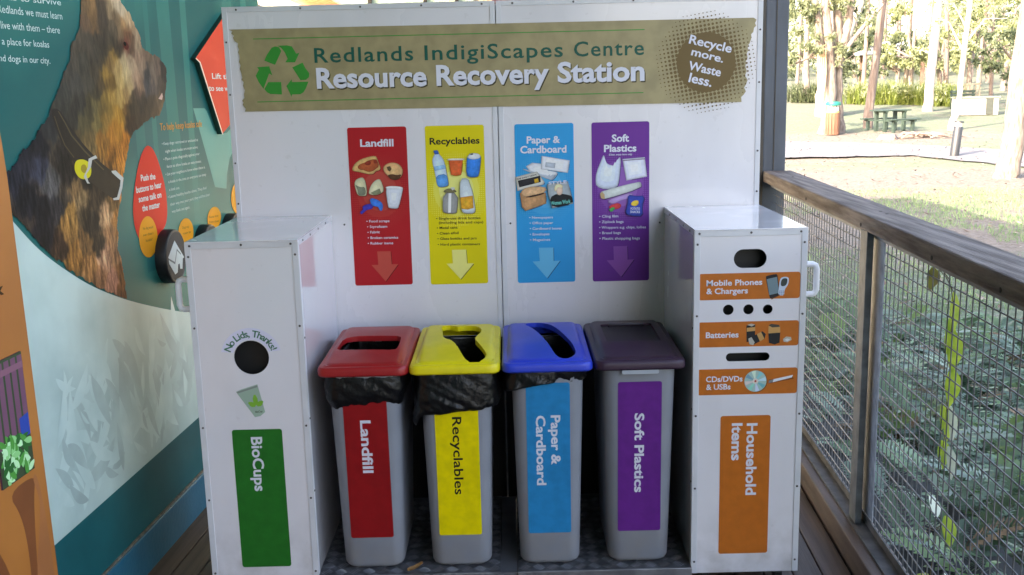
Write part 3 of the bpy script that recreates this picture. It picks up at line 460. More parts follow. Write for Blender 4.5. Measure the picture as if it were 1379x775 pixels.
bl = poster(.022, .232, .9, 1.4735, I_(0, 140, 196), (I_(40, 150, 200), I_(60, 158, 204)), 0, 'blu_t', 'blu_l', 'arr_blu', I_(85, 170, 205), I_(10, 85, 130), whiteink, [
    ('!P_env1', I_(10, 90, 135)), ('P_env1', I_(205, 208, 212)), ('P_env1s', I_(160, 168, 178)), ('!P_env2', I_(20, 100, 140)), ('P_env2', I_(208, 210, 215)), ('P_win', I_(165, 172, 182)),
    ('!P_news', I_(10, 80, 120)), ('P_news', I_(195, 192, 182)), ('P_newsd', I_(38, 38, 42)), ('P_newsg', I_(190, 150, 40)), ('!P_boxf', I_(10, 80, 120)), ('P_boxf', I_(175, 130, 90)), ('P_boxt', I_(200, 158, 118)), ('P_boxd', I_(45, 35, 28)),
    ('!P_mag', I_(8, 70, 110)), ('P_mag', I_(150, 160, 165)), ('P_magd', I_(22, 26, 30)), ('P_magface', I_(205, 175, 155)), ('P_maghair', I_(215, 200, 160))], '')
for k_ in ('magt', 'mags'):
    for s_, A, B, c_ in T[k_]: bl.text(s_, A, B, c_, I_(90, 180, 170) if k_ == 'magt' else whiteink, .03)
for s_, A, B, c_ in T['pap']: bl.text(s_, A, B, c_, I_(30, 30, 34), .02)
bl.build('poster', ST, 'blue poster headed Paper and Cardboard')
pu = poster(.296, .5015, .8985, 1.473, I_(98, 40, 130), (I_(118, 66, 148), I_(132, 84, 160)), 0, 'pur_t', 'pur_l', 'arr_pur', I_(128, 70, 150), I_(60, 22, 85), whiteink, [
    ('!S_bag', I_(64, 25, 90)), ('S_bag', I_(192, 200, 222)), ('!S_zip', I_(64, 25, 90)), ('S_zip', I_(200, 202, 215)), ('S_zipl', I_(120, 110, 130)), ('S_film', I_(165, 135, 185)),
    ('!S_roll', I_(60, 24, 85)), ('S_roll', I_(185, 190, 185)), ('S_rollend', I_(180, 150, 110)), ('S_candy1', I_(190, 55, 60)), ('S_candy2', I_(60, 150, 80)), ('!S_chips', I_(50, 20, 80)), ('S_chips', I_(40, 60, 150)), ('S_chip', I_(215, 175, 60))], '')
for k_ in ('snack', 'pur_s'):
    for s_, A, B, c_ in T[k_]: pu.text(s_, A, B, c_, whiteink, .02)
pu.build('poster', ST, 'purple poster headed Soft Plastics')

# side cabinets
FY = 3.048; CT = 1.167
def cabinet(x0, x1, holes, inner, label):
    """inner: +1 when the side towards the bins is x1"""
    b = MB(SO)
    b.prism((0, FY + .004, 0), (1, 0, 0), (0, 0, 1), [(x0, .05), (x1, .05), (x1, CT - .004), (x0, CT - .004)], holes, 0, .004)
    b.box(x0, x0 + .004, FY + .0045, YB - .003, .05, CT - .0045); b.box(x1 - .004, x1, FY + .0045, YB - .003, .05, CT - .0045)
    b.box(x0 + .0045, x1 - .0045, FY + .005, YB - .003, .05, .06)
    cab = b.build('side_cabinet', white, ST, label=label)
    MB(SO).box(x0 - .001, x1 + .001, FY - .003, YB - .003, CT - .0038, CT).build('top_sheet', white, cab, bevel=.001)
    MB(SO).box(x0 + .03, x1 - .03, FY + .06, YB - .06, .065, CT - .02).build('inner_box', blackm, cab)
    t = MB(SO); w_ = .017; yf = FY - .002
    t.box(x0 - .0015, x0 + w_, yf, FY, .05, CT - .004); t.box(x1 - w_, x1 + .0015, yf, FY, .05, CT - .004); t.box(x0 + w_ + .0005, x1 - w_ - .0005, yf, FY, CT - .022, CT - .004)
    xi = x1 if inner > 0 else x0; xo = x0 if inner > 0 else x1
    for xx, sg in ((xi, inner), (xo, -inner)):
        a, c_ = sorted((xx, xx + sg * .0018))
        t.box(a, c_, FY + .001, FY + .018, .05, CT - .004); t.box(a, c_, FY + .0185, YB - .004, CT - .02, CT - .004)
        if xx == xo: t.box(a, c_, YB - .02, YB - .004, .05, CT - .0205)
    t.build('edge_trim', white_trim, cab, bevel=.0006)
    pts = [(x0 + .014, yf, CT - .012), ((x0 + x1) / 2, yf, CT - .012), (x1 - .02, yf, CT - .012)] + [(x, yf, z) for x in (x0 + .0085, x1 - .0085) for z in (CT - .045, .90, .58, .34, .09)]
    rivets('screw_row', pts, cab, (0, -1, 0))
    sp = [(xi + inner * .0018, FY + .009, z) for z in (.86, .60, .36)] + [(xi + inner * .0018, y, CT - .012) for y in (3.12, 3.24, 3.38, 3.52)]
    rivets('screw_row', sp, cab, (inner, 0, 0))
    xo2 = xo - inner * .002
    h = MB(SO); px = xo2 - inner * .040; yy = FY + .035
    pts = [(xo2, yy, 1.047), (px + inner * .014, yy, 1.047), (px + inner * .004, yy, 1.043), (px, yy, 1.032), (px, yy, .968), (px + inner * .004, yy, .957), (px + inner * .014, yy, .953), (xo2, yy, .953)]
    h.tube(pts, .0095, 10); h.build('handle', mat('white_plastic_handle', (.80, .80, .84), .35, .03), cab, smooth=60)
    for cxx in (x0 + .05, x1 - .05):
        for cy in (FY + .06, YB - .08):
            c2 = MB(SO); c2.tube([(cxx - .012, cy, .026), (cxx + .012, cy, .026)], .025, 14); c2.box(cxx - .016, cxx + .016, cy - .012, cy + .012, .03, .0495); c2.build('castor', blackm, cab)
    return cab
LC = cabinet(-.985, -.645, [list(reversed(ell(-.809, .803, .054, .054, 36)))], 1, 'left side box with a round cup hole and handle')
RC = cabinet(.556, .897, [list(reversed(q)) for q in (rr2(.675, .775, 1.046, 1.104, .029, 8), ell(.661, .917, .0165, .0165, 22), ell(.723, .917, .016, .016, 22), ell(.782, .916, .015, .015, 22), rr2(.656, .791, .753, .780, .0135, 7))], -1, 'right side box with small posting holes')
def cprint(): return Print((0, FY - .0004, 0), (1, 0, 0), (0, 0, 1), SO)
pr = cprint(); gl = mat('ink_green_label', S(28, 118, 40, K * .72), .3, .08, 30)
pr.poly(rr2(-.888, -.731, .108, .571, .008), gl); pr.text('BioCups', (-.829, .546), (-.829, .366), .033, whiteink, .025); pr.build('label_sticker', LC, 'tall green sticker reading BioCups')
pr = cprint(); arc = [(-.809 + .094 * math.cos(math.radians(a)), .803 + .094 * math.sin(math.radians(a))) for a in range(13, 169, 5)] + [(-.809 + .057 * math.cos(math.radians(a)), .803 + .057 * math.sin(math.radians(a))) for a in range(163, 16, -5)]
arcd = [(-.809 + (x + .809) * 1.012, .803 + (y - .803) * 1.012) for x, y in arc]
pr.poly(arc, ink(196, 194, 212)); gtx = ink(60, 105, 82)
st = 'No Lids, Thanks!'; wd = []; cur = 0
for ch in st:
    a_ = text_geo('H' + ch + 'H', .015)[0]; wd.append(max(v[0] for v in a_) - max(v[0] for v in text_geo('HH', .015)[0]) + .02)
tot = sum(wd); ang = math.radians(163); span = math.radians(146); pr.d += pr.step
for ch, ww in zip(st, wd):
    a0 = ang - span * (cur / tot); cur += ww
    if ch != ' ':
        mid = a0 - span * (ww / tot) / 2; rad = .0655; tn = Vector((math.sin(mid), -math.cos(mid))); c_ = Vector((-.809 + rad * math.cos(mid), .803 + rad * math.sin(mid)))
        V, _ = text_geo(ch, .015); bw = (max(v[0] for v in V) - min(v[0] for v in V)) * .0235 / CAP * .95
        pr.text(ch, tuple(c_ - tn * bw / 2), tuple(c_ + tn * bw / 2), .0205, gtx, .02, up=False)
pr.build('arched_sticker', LC, 'arched sticker reading No Lids, Thanks!')
pr = cprint(); cp = [(-.865, .694), (-.85, .701), (-.797, .717), (-.779, .627), (-.795, .614), (-.812, .611)]
pr.poly(cp, ink(140, 162, 146)); pr.poly([(-.863, .694), (-.797, .714), (-.798, .708), (-.86, .689)], ink(120, 128, 122))
lf = ink(110, 160, 55)
for ang_, L_ in ((95, .045), (150, .032), (40, .032)):
    c_ = (-.805, .645); a = math.radians(ang_); dx, dy = math.cos(a), math.sin(a)
    pr.poly(chaikin([(c_[0], c_[1]), (c_[0] + dx * L_ * .45 - dy * .010, c_[1] + dy * L_ * .45 + dx * .010), (c_[0] + dx * L_, c_[1] + dy * L_), (c_[0] + dx * L_ * .45 + dy * .010, c_[1] + dy * L_ * .45 - dx * .010)], 1), lf)
pr.text('BioCup', (-.809, .625), (-.787, .627), .006, ink(60, 70, 60), .02)
pr.build('cup_sticker', LC, 'picture of a pale cup with green leaves')
orange = mat('ink_orange_label', S(196, 106, 34, K * .82), .3, .06, 30)
def stick(z0, z1):
    pr = cprint(); pr.poly(rr2(.569, .879, z0, z1, .008), orange); return pr
pr = stick(.949, 1.031)
gx = lambda l: [(.569 + (x - 78) * .0003207, 1.030 - (y - 420 + (x - 78) * .0332) * .000325) for x, y in l]
for s_, a, b, z in (('Mobile Phones', .593, .763, .9935), ('& Chargers', .593, .720, .968)): pr.text(s_, (a, z), (b, z), .017, whiteink, .025, up=False if z < .98 else True)
dk = ink(35, 35, 38)
pr.poly(gx([(725, 448), (830, 420), (860, 610), (775, 655)]), ink(120, 66, 22)); pr.poly(chaikin(gx([(714, 440), (722, 428), (812, 408), (824, 415), (848, 605), (838, 618), (770, 645), (756, 640)]), 1), dk); pr.poly(gx([(724, 460), (822, 436), (843, 590), (752, 612)]), ink(105, 125, 132))
pr.poly(chaikin(gx([(850, 460), (870, 438), (915, 434), (938, 450), (930, 510), (895, 560), (895, 615), (840, 612), (838, 560)]), 1), ink(180, 190, 205)); pr.poly(chaikin(gx([(862, 470), (880, 450), (912, 448), (924, 462), (915, 510), (885, 528), (858, 520)]), 1), ink(55, 62, 60))
for i in range(3):
    for j in range(3): pr.poly(gx([(845 + i * 17, 568 + j * 15), (857 + i * 17, 566 + j * 15), (857 + i * 17, 575 + j * 15), (845 + i * 17, 577 + j * 15)]), ink(120, 135, 160), up=(i + j == 0))
pr.build('category_sticker', RC, 'orange sticker reading Mobile Phones & Chargers')
pr = stick(.80, .8795); pr.text('Batteries', (.593, .830), (.694, .830), .0175, whiteink, .025)
gb = lambda l: [(.570 + (x - 188) * .000737, .878 - (y - 512 + (x - 188) * .0335) * .00076) for x, y in l]
cop = ink(185, 140, 85); sil = ink(170, 165, 155)
for q, m_ in (([(388, 520), (425, 516), (425, 580), (390, 590)], dk), ([(390, 530), (425, 526), (425, 542), (390, 546)], cop), ([(392, 518), (408, 512), (424, 516), (410, 524)], sil),
              ([(398, 575), (455, 543), (470, 555), (465, 575), (415, 602), (400, 597)], dk), ([(432, 556), (450, 546), (464, 574), (446, 586)], cop), ([(397, 575), (410, 568), (424, 590), (418, 602), (402, 598)], sil),
              ([(480, 548), (530, 545), (528, 590), (508, 598), (484, 592)], dk), ([(480, 522), (528, 520), (530, 548), (480, 552)], cop), ([(480, 518), (492, 512), (524, 516), (528, 524), (496, 527)], ink(70, 64, 58)), ([(542, 575), (555, 564), (575, 566), (578, 578), (560, 588), (545, 586)], sil), ([(548, 578), (560, 572), (572, 577), (560, 584)], ink(200, 200, 200))): pr.poly(gb(q), m_)
pr.build('category_sticker', RC, 'orange sticker reading Batteries')
pr = stick(.6465, .7295)
for s_, a, b, z in (('CDs/DVDs', .595, .709, .689), ('& USBs', .596, .672, .664)): pr.text(s_, (a, z), (b, z), .017, whiteink, .025, up=(z > .68))
pr.poly(ell(.752, .6865, .0345, .0345, 32), ink(120, 70, 25)); pr.poly(ell(.749, .6885, .0345, .0345, 36), ink(150, 178, 172))
for k_ in range(8):
    a = k_ * .785 + .2; c_ = [(175, 205, 215), (120, 185, 190), (195, 215, 195), (110, 150, 165), (205, 190, 185), (130, 200, 180), (185, 195, 215), (100, 165, 170)][k_]
    pr.poly([(.749, .6885)] + [(.749 + .033 * math.cos(a + t), .6885 + .033 * math.sin(a + t)) for t in (-.2, -.07, .07, .2)], ink(*c_), up=(k_ == 0))
pr.poly(ell(.749, .6885, .009, .009, 20), ink(205, 195, 185)); pr.poly(ell(.749, .6885, .0035, .0035, 12), ink(175, 70, 60))
pr.poly([(.792, .680), (.868, .693), (.864, .702), (.79, .692)], ink(120, 66, 25)); pr.poly([(.802, .6835), (.862, .698), (.865, .706), (.804, .6935)], ink(205, 205, 210)); pr.poly([(.79, .681), (.803, .684), (.805, .693), (.791, .690)], ink(120, 120, 122))
pr.build('category_sticker', RC, 'orange sticker reading CDs/DVDs & USBs')
pr = cprint(); pr.poly(rr2(.6425, .7995, .1145, .5775, .008), orange)
pr.text('Household', (.7265, .552), (.7265, .313), .031, whiteink, .03); pr.text('Items', (.6795, .553), (.6795, .430), .031, whiteink, .03, up=False)
pr.build('label_sticker', RC, 'tall orange sticker reading Household Items')

# platforms with tread plate
treadm = mat('tread_aluminium', (.13, .135, .15), .4, .4, 30, metal=.5, bump=.1)
for x0, x1 in ((-.6435, -.058), (-.0035, .5545)):
    pl = MB(SO).box(x0, x1, 3.034, YB - .002, .05, .077).build('platform', treadm, ST, bevel=.001)
    tr = MB(SO); nx = int((x1 - x0) / .045); ny = 13
    for i in range(nx):
        for j in range(ny):
            cx = x0 + .024 + i * .045; cy = 3.06 + j * .045; ang = math.radians(45 if (i + j) % 2 else -45); c_, s_ = math.cos(ang), math.sin(ang)
            for q in range(-2, 3):
                ox, oy = cx - s_ * q * .0072, cy + c_ * q * .0072; L_ = .017 - abs(q) * .0012; w_ = .0018
                P = [(ox + c_ * a - s_ * b, oy + s_ * a + c_ * b) for a, b in ((-L_, 0), (0, -w_), (L_, 0), (0, w_))]
                tr.add([(a, b, .0772) for a, b in P] + [(ox - c_ * L_ * .7, oy - s_ * L_ * .7, .0788), (ox + c_ * L_ * .7, oy + s_ * L_ * .7, .0788)], [(0, 1, 5, 4), (1, 2, 5), (2, 3, 4, 5), (3, 0, 4)])
    tr.build('tread_ridges', mat('worn_tread', (.34, .35, .38), .3, .2, 30, metal=.7), pl, kind='stuff')
    MB(SO).box(x0, x1, 3.026, 3.0335, .035, .0785).build('edge_strip', alu, pl, bevel=.001)
MB(SO).box(-.0573, -.0042, 3.036, YB - .004, .052, .0735).build('joint_strip', mat('smooth_aluminium', (.25, .26, .29), .45, .1, 12, metal=.7), ST)

# dry leaf lying on the platform
lf = thing('dry_leaf', (-.335, 3.06, .08), 'small curled brown dry leaf on the metal platform beside the red bin', 'leaf', rz=.6)
b = MB(); n_ = 9
for i in range(n_):
    t = i / (n_ - 1); wd_ = .011 * math.sin(math.pi * min(1, t * .95 + .05)) * (1 + .2 * math.sin(9 * t)); x = -.028 + .056 * t; h = .012 * (t - .3) ** 2 * 2
    b.v += [(x, -wd_, .004 + h + .006), (x, 0, .001 + h), (x, wd_, .005 + h + .004)]
for i in range(n_ - 1):
    for k_ in (0, 1): b.f.append((3 * i + k_, 3 * i + 3 + k_, 3 * i + 4 + k_, 3 * i + 1 + k_)); b.m.append(0)
b.build('blade', mat('dry_leaf', S(150, 110, 62, 1.3), .7, .3, 60), lf)

# ================================================================== BINS
greybin = mat('grey_bin_plastic', (.25, .265, .305), .42, .04, 10, bump=.05, bscale=400)
bagm = mat('black_bin_bag', (.005, .005, .006), .34, .3, 14, bump=.25, bscale=70, spec=.35)
def smooth(a, b, x):
    t = max(0, min(1, (x - a) / (b - a))); return t * t * (3 - 2 * t)
def bin_body(org):
    b = MB(org); cx = org[0]; seg = 7
    def ring(z, i=0): # real taper of the bin
        k = (z - .08) / .655; hw = .0965 + .0165 * k - i; y0 = 3.078 - .028 * k + i; y1 = 3.46 + .06 * k - i
        return [(x, y, z) for x, y in rrect(hw, (y1 - y0) / 2, .04, cx, (y0 + y1) / 2, seg)]
    r0 = [(x, y, .0805) for x, y in rrect(.086, .18, .035, cx, 3.268, seg)]
    b.loft([r0, ring(.086, .004), ring(.096, 0)] + [ring(z) for z in (.25, .45, .62, .735)] + [ring(.735, .004), ring(.62, .004), ring(.2, .004)])
    return b
def lidtop(y): return .773 + .014 * smooth(3.05, 3.22, y) - .004 * smooth(3.4, 3.54, y)
LIDC = (3.29, .1415, .26)
def lid_geo(org):
    b = MB(org); cx = org[0]; cy, hw, hd = LIDC
    top = lidtop
    rings = [[(x, y, lidtop(y) - .016 if i > .03 else .745) for x, y in rrect(hw - i, hd - i, max(.03 - i * .4, .001), cx, cy, 5, 14)] for i in (.1395, .12, .09, .06, .042, .0305, .012)] + [[(x, y, .737) for x, y in rrect(hw - .010, hd - .010, .02, cx, cy, 5, 14)]]
    for i, z in ((.004, .737), (0, .742), (0, .756), (.002, .762), (.006, .766), (.017, .767)): rings.append([(x, y, z + .004 * smooth(3.1, 3.5, y) * (z > .757)) for x, y in rrect(hw - i, hd - i, max(.03 - i, .008), cx, cy, 5, 14)])
    for i, dz in ((.020, None), (.026, -.005), (.032, -.001), (.040, 0), (.06, .001), (.09, .002), (.12, .0025), (.1395, .0025)):
        rings.append([(x, y, .770 if dz is None else top(y) + dz) for x, y in rrect(hw - i, hd - i, max(.03 - i * .4, .001), cx, cy, 5, 14)])
    b.loft(rings); return b
def cut(ob, poly, z0, z1):
    """saw the opening through the lid, keep only the finished mesh"""
    ar = sum(poly[i][0] * poly[(i + 1) % len(poly)][1] - poly[(i + 1) % len(poly)][0] * poly[i][1] for i in range(len(poly)))
    if ar < 0: poly = list(reversed(poly))
    c = MB(ob_org).loft([[(x, y, z) for x, y in poly] for z in (z0, z1)]).build('cutter', [greybin], ob.parent)
    m = ob.modifiers.new('b', 'BOOLEAN'); m.operation = 'DIFFERENCE'; m.solver = 'EXACT'; m.object = c
    bpy.context.view_layer.update(); dg = bpy.context.evaluated_depsgraph_get()
    me = bpy.data.meshes.new_from_object(ob.evaluated_get(dg)); mats = list(ob.data.materials)
    ob.modifiers.clear(); ob.data = me
    for i, m_ in enumerate(mats): me.materials[i] = m_
    for p in me.polygons: p.material_index = 0
    me.polygons.foreach_set('use_smooth', [True] * len(me.polygons)); me.set_sharp_from_angle(angle=math.radians(32))
    bpy.data.objects.remove(c)
def bag(org, zb, flare, seed, cxoff=0):
    """hanging collar of a bin bag; zb(a) lower edge, flare(a) how far it stands out at its hem"""
    b = MB(org); cx = org[0]; N = 168; Rr = 22; rnd = random.Random(seed); rings = []
    for r in range(Rr + 1):
        t = r / Rr; ring = []
        base = rrect(.118, .236, .045, cx, 3.29, 12, 30)
        n0 = len(base)
        for k in range(n0):
            x, y = base[k]; a = math.atan2(y - 3.29, (x - cx) * 2)
            u = (x - cx) / .118
            z = .739 + (zb(u, y, seed) - .739) * t
            kk = (z - .08) / .655; tw = (.0965 + .0165 * kk) / .113
            d = Vector((x - cx, (y - 3.29) * .5, 0)).normalized()
            nz = noise.noise(Vector((x * 9, y * 9 + seed, z * 16))) * .007 + abs(noise.noise(Vector((x * 20 + z * 30, y * 20, z * 12 + seed)))) * -.010 - abs(noise.noise(Vector((x * 60 - z * 30, y * 60, z * 22 + 3)))) * .006 + noise.noise(Vector((x * 120, y * 120, z * 60))) * .0015
            off = .006 + flare(u, t) + nz * (.25 + .75 * t)
            if t > .93: off -= (t - .93) * .12
            z2 = z + noise.noise(Vector((x * 14, y * 14, seed + 5))) * .010 * t
            ring.append((cx + (x - cx) * tw + d.x * off, 3.29 + (y - 3.29) * .985 + d.y * off, z2))
        rings.append(ring)
    b.loft(rings, cap0=False, cap1=False); return b
def grow(p, k):
    cx = sum(q[0] for q in p) / len(p); cy = sum(q[1] for q in p) / len(p); return [(cx + (x - cx) * k, cy + (y - cy) * k) for x, y in p]
kinds = [
 dict(kk=.66, x=-.469, c=(150, 24, 30), lid='red', hole=grow(chaikin(D['hole_red'], 1), 1.05), word=[('Landfill', -.0165, .602, .427, .031)], wi=whiteink, lab=(165, 24, 28), label='slim grey bin with red lid and red Landfill label, leftmost of the four', dz=(.707, .207)),
 dict(kk=1.1, x=-.184, c=(205, 190, 12), lid='yellow', hole=grow(chaikin(D['hole_yel'], 2), 1.09), word=[('Recyclables', -.0135, .606, .347, .028)], wi=ink(24, 22, 20), lab=(205, 186, 8), label='slim grey bin with bright yellow lid and yellow Recyclables label', dz=(.707, .209)),
 dict(kk=.8, x=.1035, c=(28, 52, 170), lid='blue', hole=grow(chaikin(D['hole_blu'], 2), 1.07), word=[('Paper &', .009, .604, .440, .028), ('Cardboard', -.038, .604, .372, .028)], wi=whiteink, lab=(0, 132, 190), label='slim grey bin with blue lid and light blue Paper & Cardboard label', dz=(.707, .209)),
 dict(kk=.95, x=.3905, c=(48, 30, 50), lid='purple', hole=None, word=[('Soft Plastics', -.015, .604, .340, .028)], wi=whiteink, lab=(96, 34, 124), label='slim grey bin with dark purple flap lid and purple Soft Plastics label', dz=(.704, .209)),
]
body_me = None
grime(greybin)
for i, k in enumerate(kinds):
    ob_org = (k['x'], 3.29, .079)
    bn = thing('recycling_bin', ob_org, k['label'], 'bin', 'slim bins standing in the recycling station')
    if body_me is None: body_me = bin_body(ob_org).build('body', greybin, None, smooth=40, data_only=True)
    link('body', body_me, bn)
    if k['lid'] == 'purple': lm = mat('lid_purple', (.034, .012, .034), .4, .08, 12, bump=.04, bscale=250)
    else: lm = mat('lid_' + k['lid'], {'red': (.36, .012, .014), 'yellow': (.80, .66, .01), 'blue': (.018, .055, .56)}[k['lid']], .36, .06, 12, bump=.04, bscale=250)
    ld = lid_geo(ob_org).build('lid', lm, bn, smooth=32)
    if k['hole']: cut(ld, k['hole'], .70, .90)
    else:
        cx = k['x']; cut(ld, rr2(cx - .088, cx + .088, 3.20, 3.45, .012), .7785, .90)
        f = MB(ob_org).box(cx - .085, cx + .085, 3.205, 3.445, .7788, .7805); f.build('flap', mat('smoky_flap', (.005, .004, .006), .45, .1, 5), ld, bevel=.002)
        h = MB(ob_org); h.tube([(cx - .06, 3.43, .782), (cx - .058, 3.428, .790), (cx + .058, 3.428, .790), (cx + .06, 3.43, .782)], .0035, 8); h.build('flap_rod', mat('flap_edge', (.05, .045, .06), .2, .1), ld)
    # front label
    y0, y1 = 3.078, 3.050; ay = Vector((0, (y1 - y0) / .655, 1))
    pr = Print((0, y0 - ay.y * .08 - .0012, 0), (1, 0, 0), ay, ob_org)
    lm2 = mat('ink_label_' + k['lid'], [min(.85, c) for c in S(*k['lab'], K * k['kk'])], .32, .08, 30)
    pr.poly(rr2(k['x'] - .0685, k['x'] + .0685, k['dz'][1] - .019, k['dz'][0] - .009, .007), lm2)
    zf = lambda z: 1.6 - (1.6 - z) * 1.013
    for s_, dx, za, zb_, cap in [(q_[0], q_[1], zf(q_[2]), zf(q_[3]), q_[4]) for q_ in k['word']]: pr.text(s_, (k['x'] + dx, za), (k['x'] + dx, zb_), cap, k['wi'], .028 if k['lid'] != 'yellow' else .016, up=(dx > -.03))
    pr.build('front_label', bn)
    if k['lid'] == 'red':
        bag(ob_org, lambda u, y, s: .622 + .008 * u if y < 3.2 else .63, lambda u, t: .012 * math.sin(math.pi * min(1, t * 1.1)) - .004 * t, 3).build('bin_bag', bagm, bn, smooth=60)
    if k['lid'] == 'yellow':
        bag(ob_org, lambda u, y, s: .612 + .012 * u - (.05 * smooth(.75, 1.1, -u) if y < 3.25 else 0), lambda u, t: .022 * t ** .6 + .006 * t * (abs(u) > .8), 9).build('bin_bag', bagm, bn, smooth=60)
    if k['lid'] == 'blue':
        bag(ob_org, lambda u, y, s: .682 + .026 * (u + .5) if u < .4 or y > 3.2 else .699, lambda u, t: .012 * t * (u < .2) + .006 + .010 * t * (u < -.7), 15).build('bin_bag', bagm, bn, smooth=60)
    if k['lid'] == 'purple':
        MB(ob_org).prism((0, 3.048, 0), (1, 0, 0), (0, 0, 1), rr2(k['x'] - .057, k['x'] + .057, .7235, .7365, .005), [], 0, .012).build('lift_tab', mat('pale_grey_plastic', (.42, .46, .52), .35, .04), bn, bevel=.002)
    # black inner liner seen through the opening
    inn = MB(ob_org)
    rg = lambda z, g: [(x, y, z + .01 * noise.noise(Vector((x * 40, y * 40, z * 30)))) for x, y in rrect(.098 - g, .222 - g, .03, k['x'], 3.29, 6, 6)]
    inn.loft([rg(.735, 0), rg(.70, .006), rg(.64, .004), rg(.5, .012)], cap0=False, cap1=True)
    inn.build('liner', bagm, bn, smooth=60)
_ink = ink
def ink(r, g, b, rough=.6, k=K, var=.03): return mat('wall_ink_%d_%d_%d' % (r, g, b), [min(.85, c) for c in S(r, g, b, k)], rough, var, 5, spec=.08)
# ================================================================== VERANDA: floor, wall, roof, end wall
TH = math.radians(3.4); TD = Vector((math.sin(TH), math.cos(TH), 0)); TN = Vector((math.cos(TH), -math.sin(TH), 0))   # along the veranda, and across it
def lerp3(x0, y, off=0): return x0 + math.tan(TH) * (y - 3.54) + off
deckm = [mat('deck_timber_%d' % i, c, .6, rgb2=c2, scale=3.0, stretch=(14, .6, 14), detail=6, bump=.2, bscale=12) for i, (c, c2) in enumerate((((.050, .030, .024), (.095, .060, .048)), ((.060, .040, .034), (.12, .08, .066)), ((.042, .028, .026), (.08, .056, .05))))]
fl = MB().add([(-2.5, -9, -.03), (1.7, -9, -.03), (1.7, 13, -.03), (-2.5, 13, -.03)], [(0, 1, 2, 3)]).build('floor', mat('dark_joists', (.01, .009, .008), .8)); fl['kind'] = 'structure'
pm = {}
for i in range(25):
    x0 = -1.262 + i * .0955
    k = i % 3
    if k not in pm:
        b = MB(); L = 16.5; b.box(0, .0905, -9, 13, -.022, 0); pm[k] = b.build('plank', deckm[k], None, data_only=True)
    if x0 + .09 > 1.128: continue
    o = link('plank', pm[k], fl, bevel=.0025); o.location = (x0 - math.tan(TH) * 3.54, 0, 0); o.rotation_euler = (0, 0, -TH); o.location.x = x0 - math.tan(TH) * 3.54
# display wall
W0 = Vector((-1.258, 3.54, 0))
DW = thing('display_wall', W0, 'long green display wall with a printed dog, orange panel and raised buttons along the left of the veranda', 'display wall')
WN = Vector((math.cos(math.radians(3.5)), -math.sin(math.radians(3.5)), 0)); WT = Vector((math.sin(math.radians(3.5)), math.cos(math.radians(3.5)), 0))
def WP(u, z, d=0): return W0 + WT * u + WN * d + Vector((0, 0, z))
def wbox(mb, u0, u1, z0, z1, d0, d1, mi=0):
    vs = [WP(u, z, d) for z in (z0, z1) for u, d in ((u0, d0), (u0, d1), (u1, d1), (u1, d0))]
    return mb.add(vs, [(0, 3, 2, 1), (4, 5, 6, 7), (0, 1, 5, 4), (1, 2, 6, 5), (2, 3, 7, 6), (3, 0, 4, 7)], mi)
tealp = mat('teal_paint', S(8, 84, 88, 1.05), .5, .12, 4, spec=.15)
wbox(MB(W0), -12.6, 1.45, .13, 3.69, -.12, -.006).build('wall_body', tealp, DW)
wbox(MB(W0), -12.6, 1.45, 0.001, .142, -.11, .012).build('skirting_board', mat('teal_blue_skirting', S(8, 92, 116, 1.0), .4, .1, 6, bump=.1), DW, bevel=.003)
wbox(MB(W0), -12.6, 1.45, .1425, .1505, -.02, .007).build('worn_joint', mat('worn_joint', S(105, 100, 88, 1.), .8, .35, 40, bump=.5), DW)
# mural print
def wprint(step=.00012, d=0): return Print(WP(0, 0, d), WT, (0, 0, 1), W0, step)
#  WT x Z = WN
mur = mat('mural_teal', S(18, 88, 86, 1.1), .5, rgb2=S(52, 128, 112, 1.2), spec=.1, scale=.9, detail=2, mix=(.4, .62))
n = mur.node_tree
pr = wprint(); pr.poly([(-12.6, .151), (1.45, .151), (1.45, 3.69), (-12.6, 3.69)], mur)
# band under the pale area is a deeper teal, the printed lighter tree shapes above it
for u0, u1, w0_, w1_, c in ((-.02, .02, .035, .05, (28, 98, 93)), (.30, .26, .05, .07, (36, 106, 98)), (.45, .52, .03, .03, (42, 112, 103)), (.10, .16, .02, .02, (32, 102, 95)), (.98, 1.02, .05, .07, (42, 112, 103)), (1.25, 1.2, .04, .04, (48, 118, 106))):
    pr.poly([(u0 - w0_, 1.0), (u0 + w0_, 1.0), (u1 + w1_, 3.2), (u1 - w1_, 3.2)], mat('mural_tree_%d' % c[0], S(*c, 1.15), .5, .06, 6, spec=.1), up=(u0 < 0))
pr.poly(D['light'], mat('mural_light', S(84, 142, 130, 1.15), .5, .06, 3, spec=.1))
pale = mat('mural_pale_leaves', S(160, 182, 176, 1.02), .5, rgb2=S(182, 202, 195, 1.06), scale=4, detail=5)
pale2 = mat('mural_leaf_dark', S(150, 168, 164, 1.02), .5, rgb2=S(168, 188, 182, 1.05), scale=7, detail=6)
pale3 = mat('mural_leaf_light', S(172, 194, 188, 1.05), .5, rgb2=S(186, 204, 197, 1.08), scale=9, detail=5)
arc = D['arc'] + [(.6, .75), (1.45, .745)]
arc2 = []
for i in range(len(arc) - 1):
    for t in (0, .25, .5, .75): arc2.append((arc[i][0] * (1 - t) + arc[i + 1][0] * t, arc[i][1] * (1 - t) + arc[i + 1][1] * t))
for _ in range(4): arc2 = [arc2[0]] + [((arc2[i - 1][0] + arc2[i][0] * 2 + arc2[i + 1][0]) / 4, (arc2[i - 1][1] + arc2[i][1] * 2 + arc2[i + 1][1]) / 4) for i in range(1, len(arc2) - 1)] + [arc2[-1]]
pr.poly([(-.875, .363), (1.45, .363), (1.45, .745)] + list(reversed(arc2)), pale)
rnd = random.Random(4)
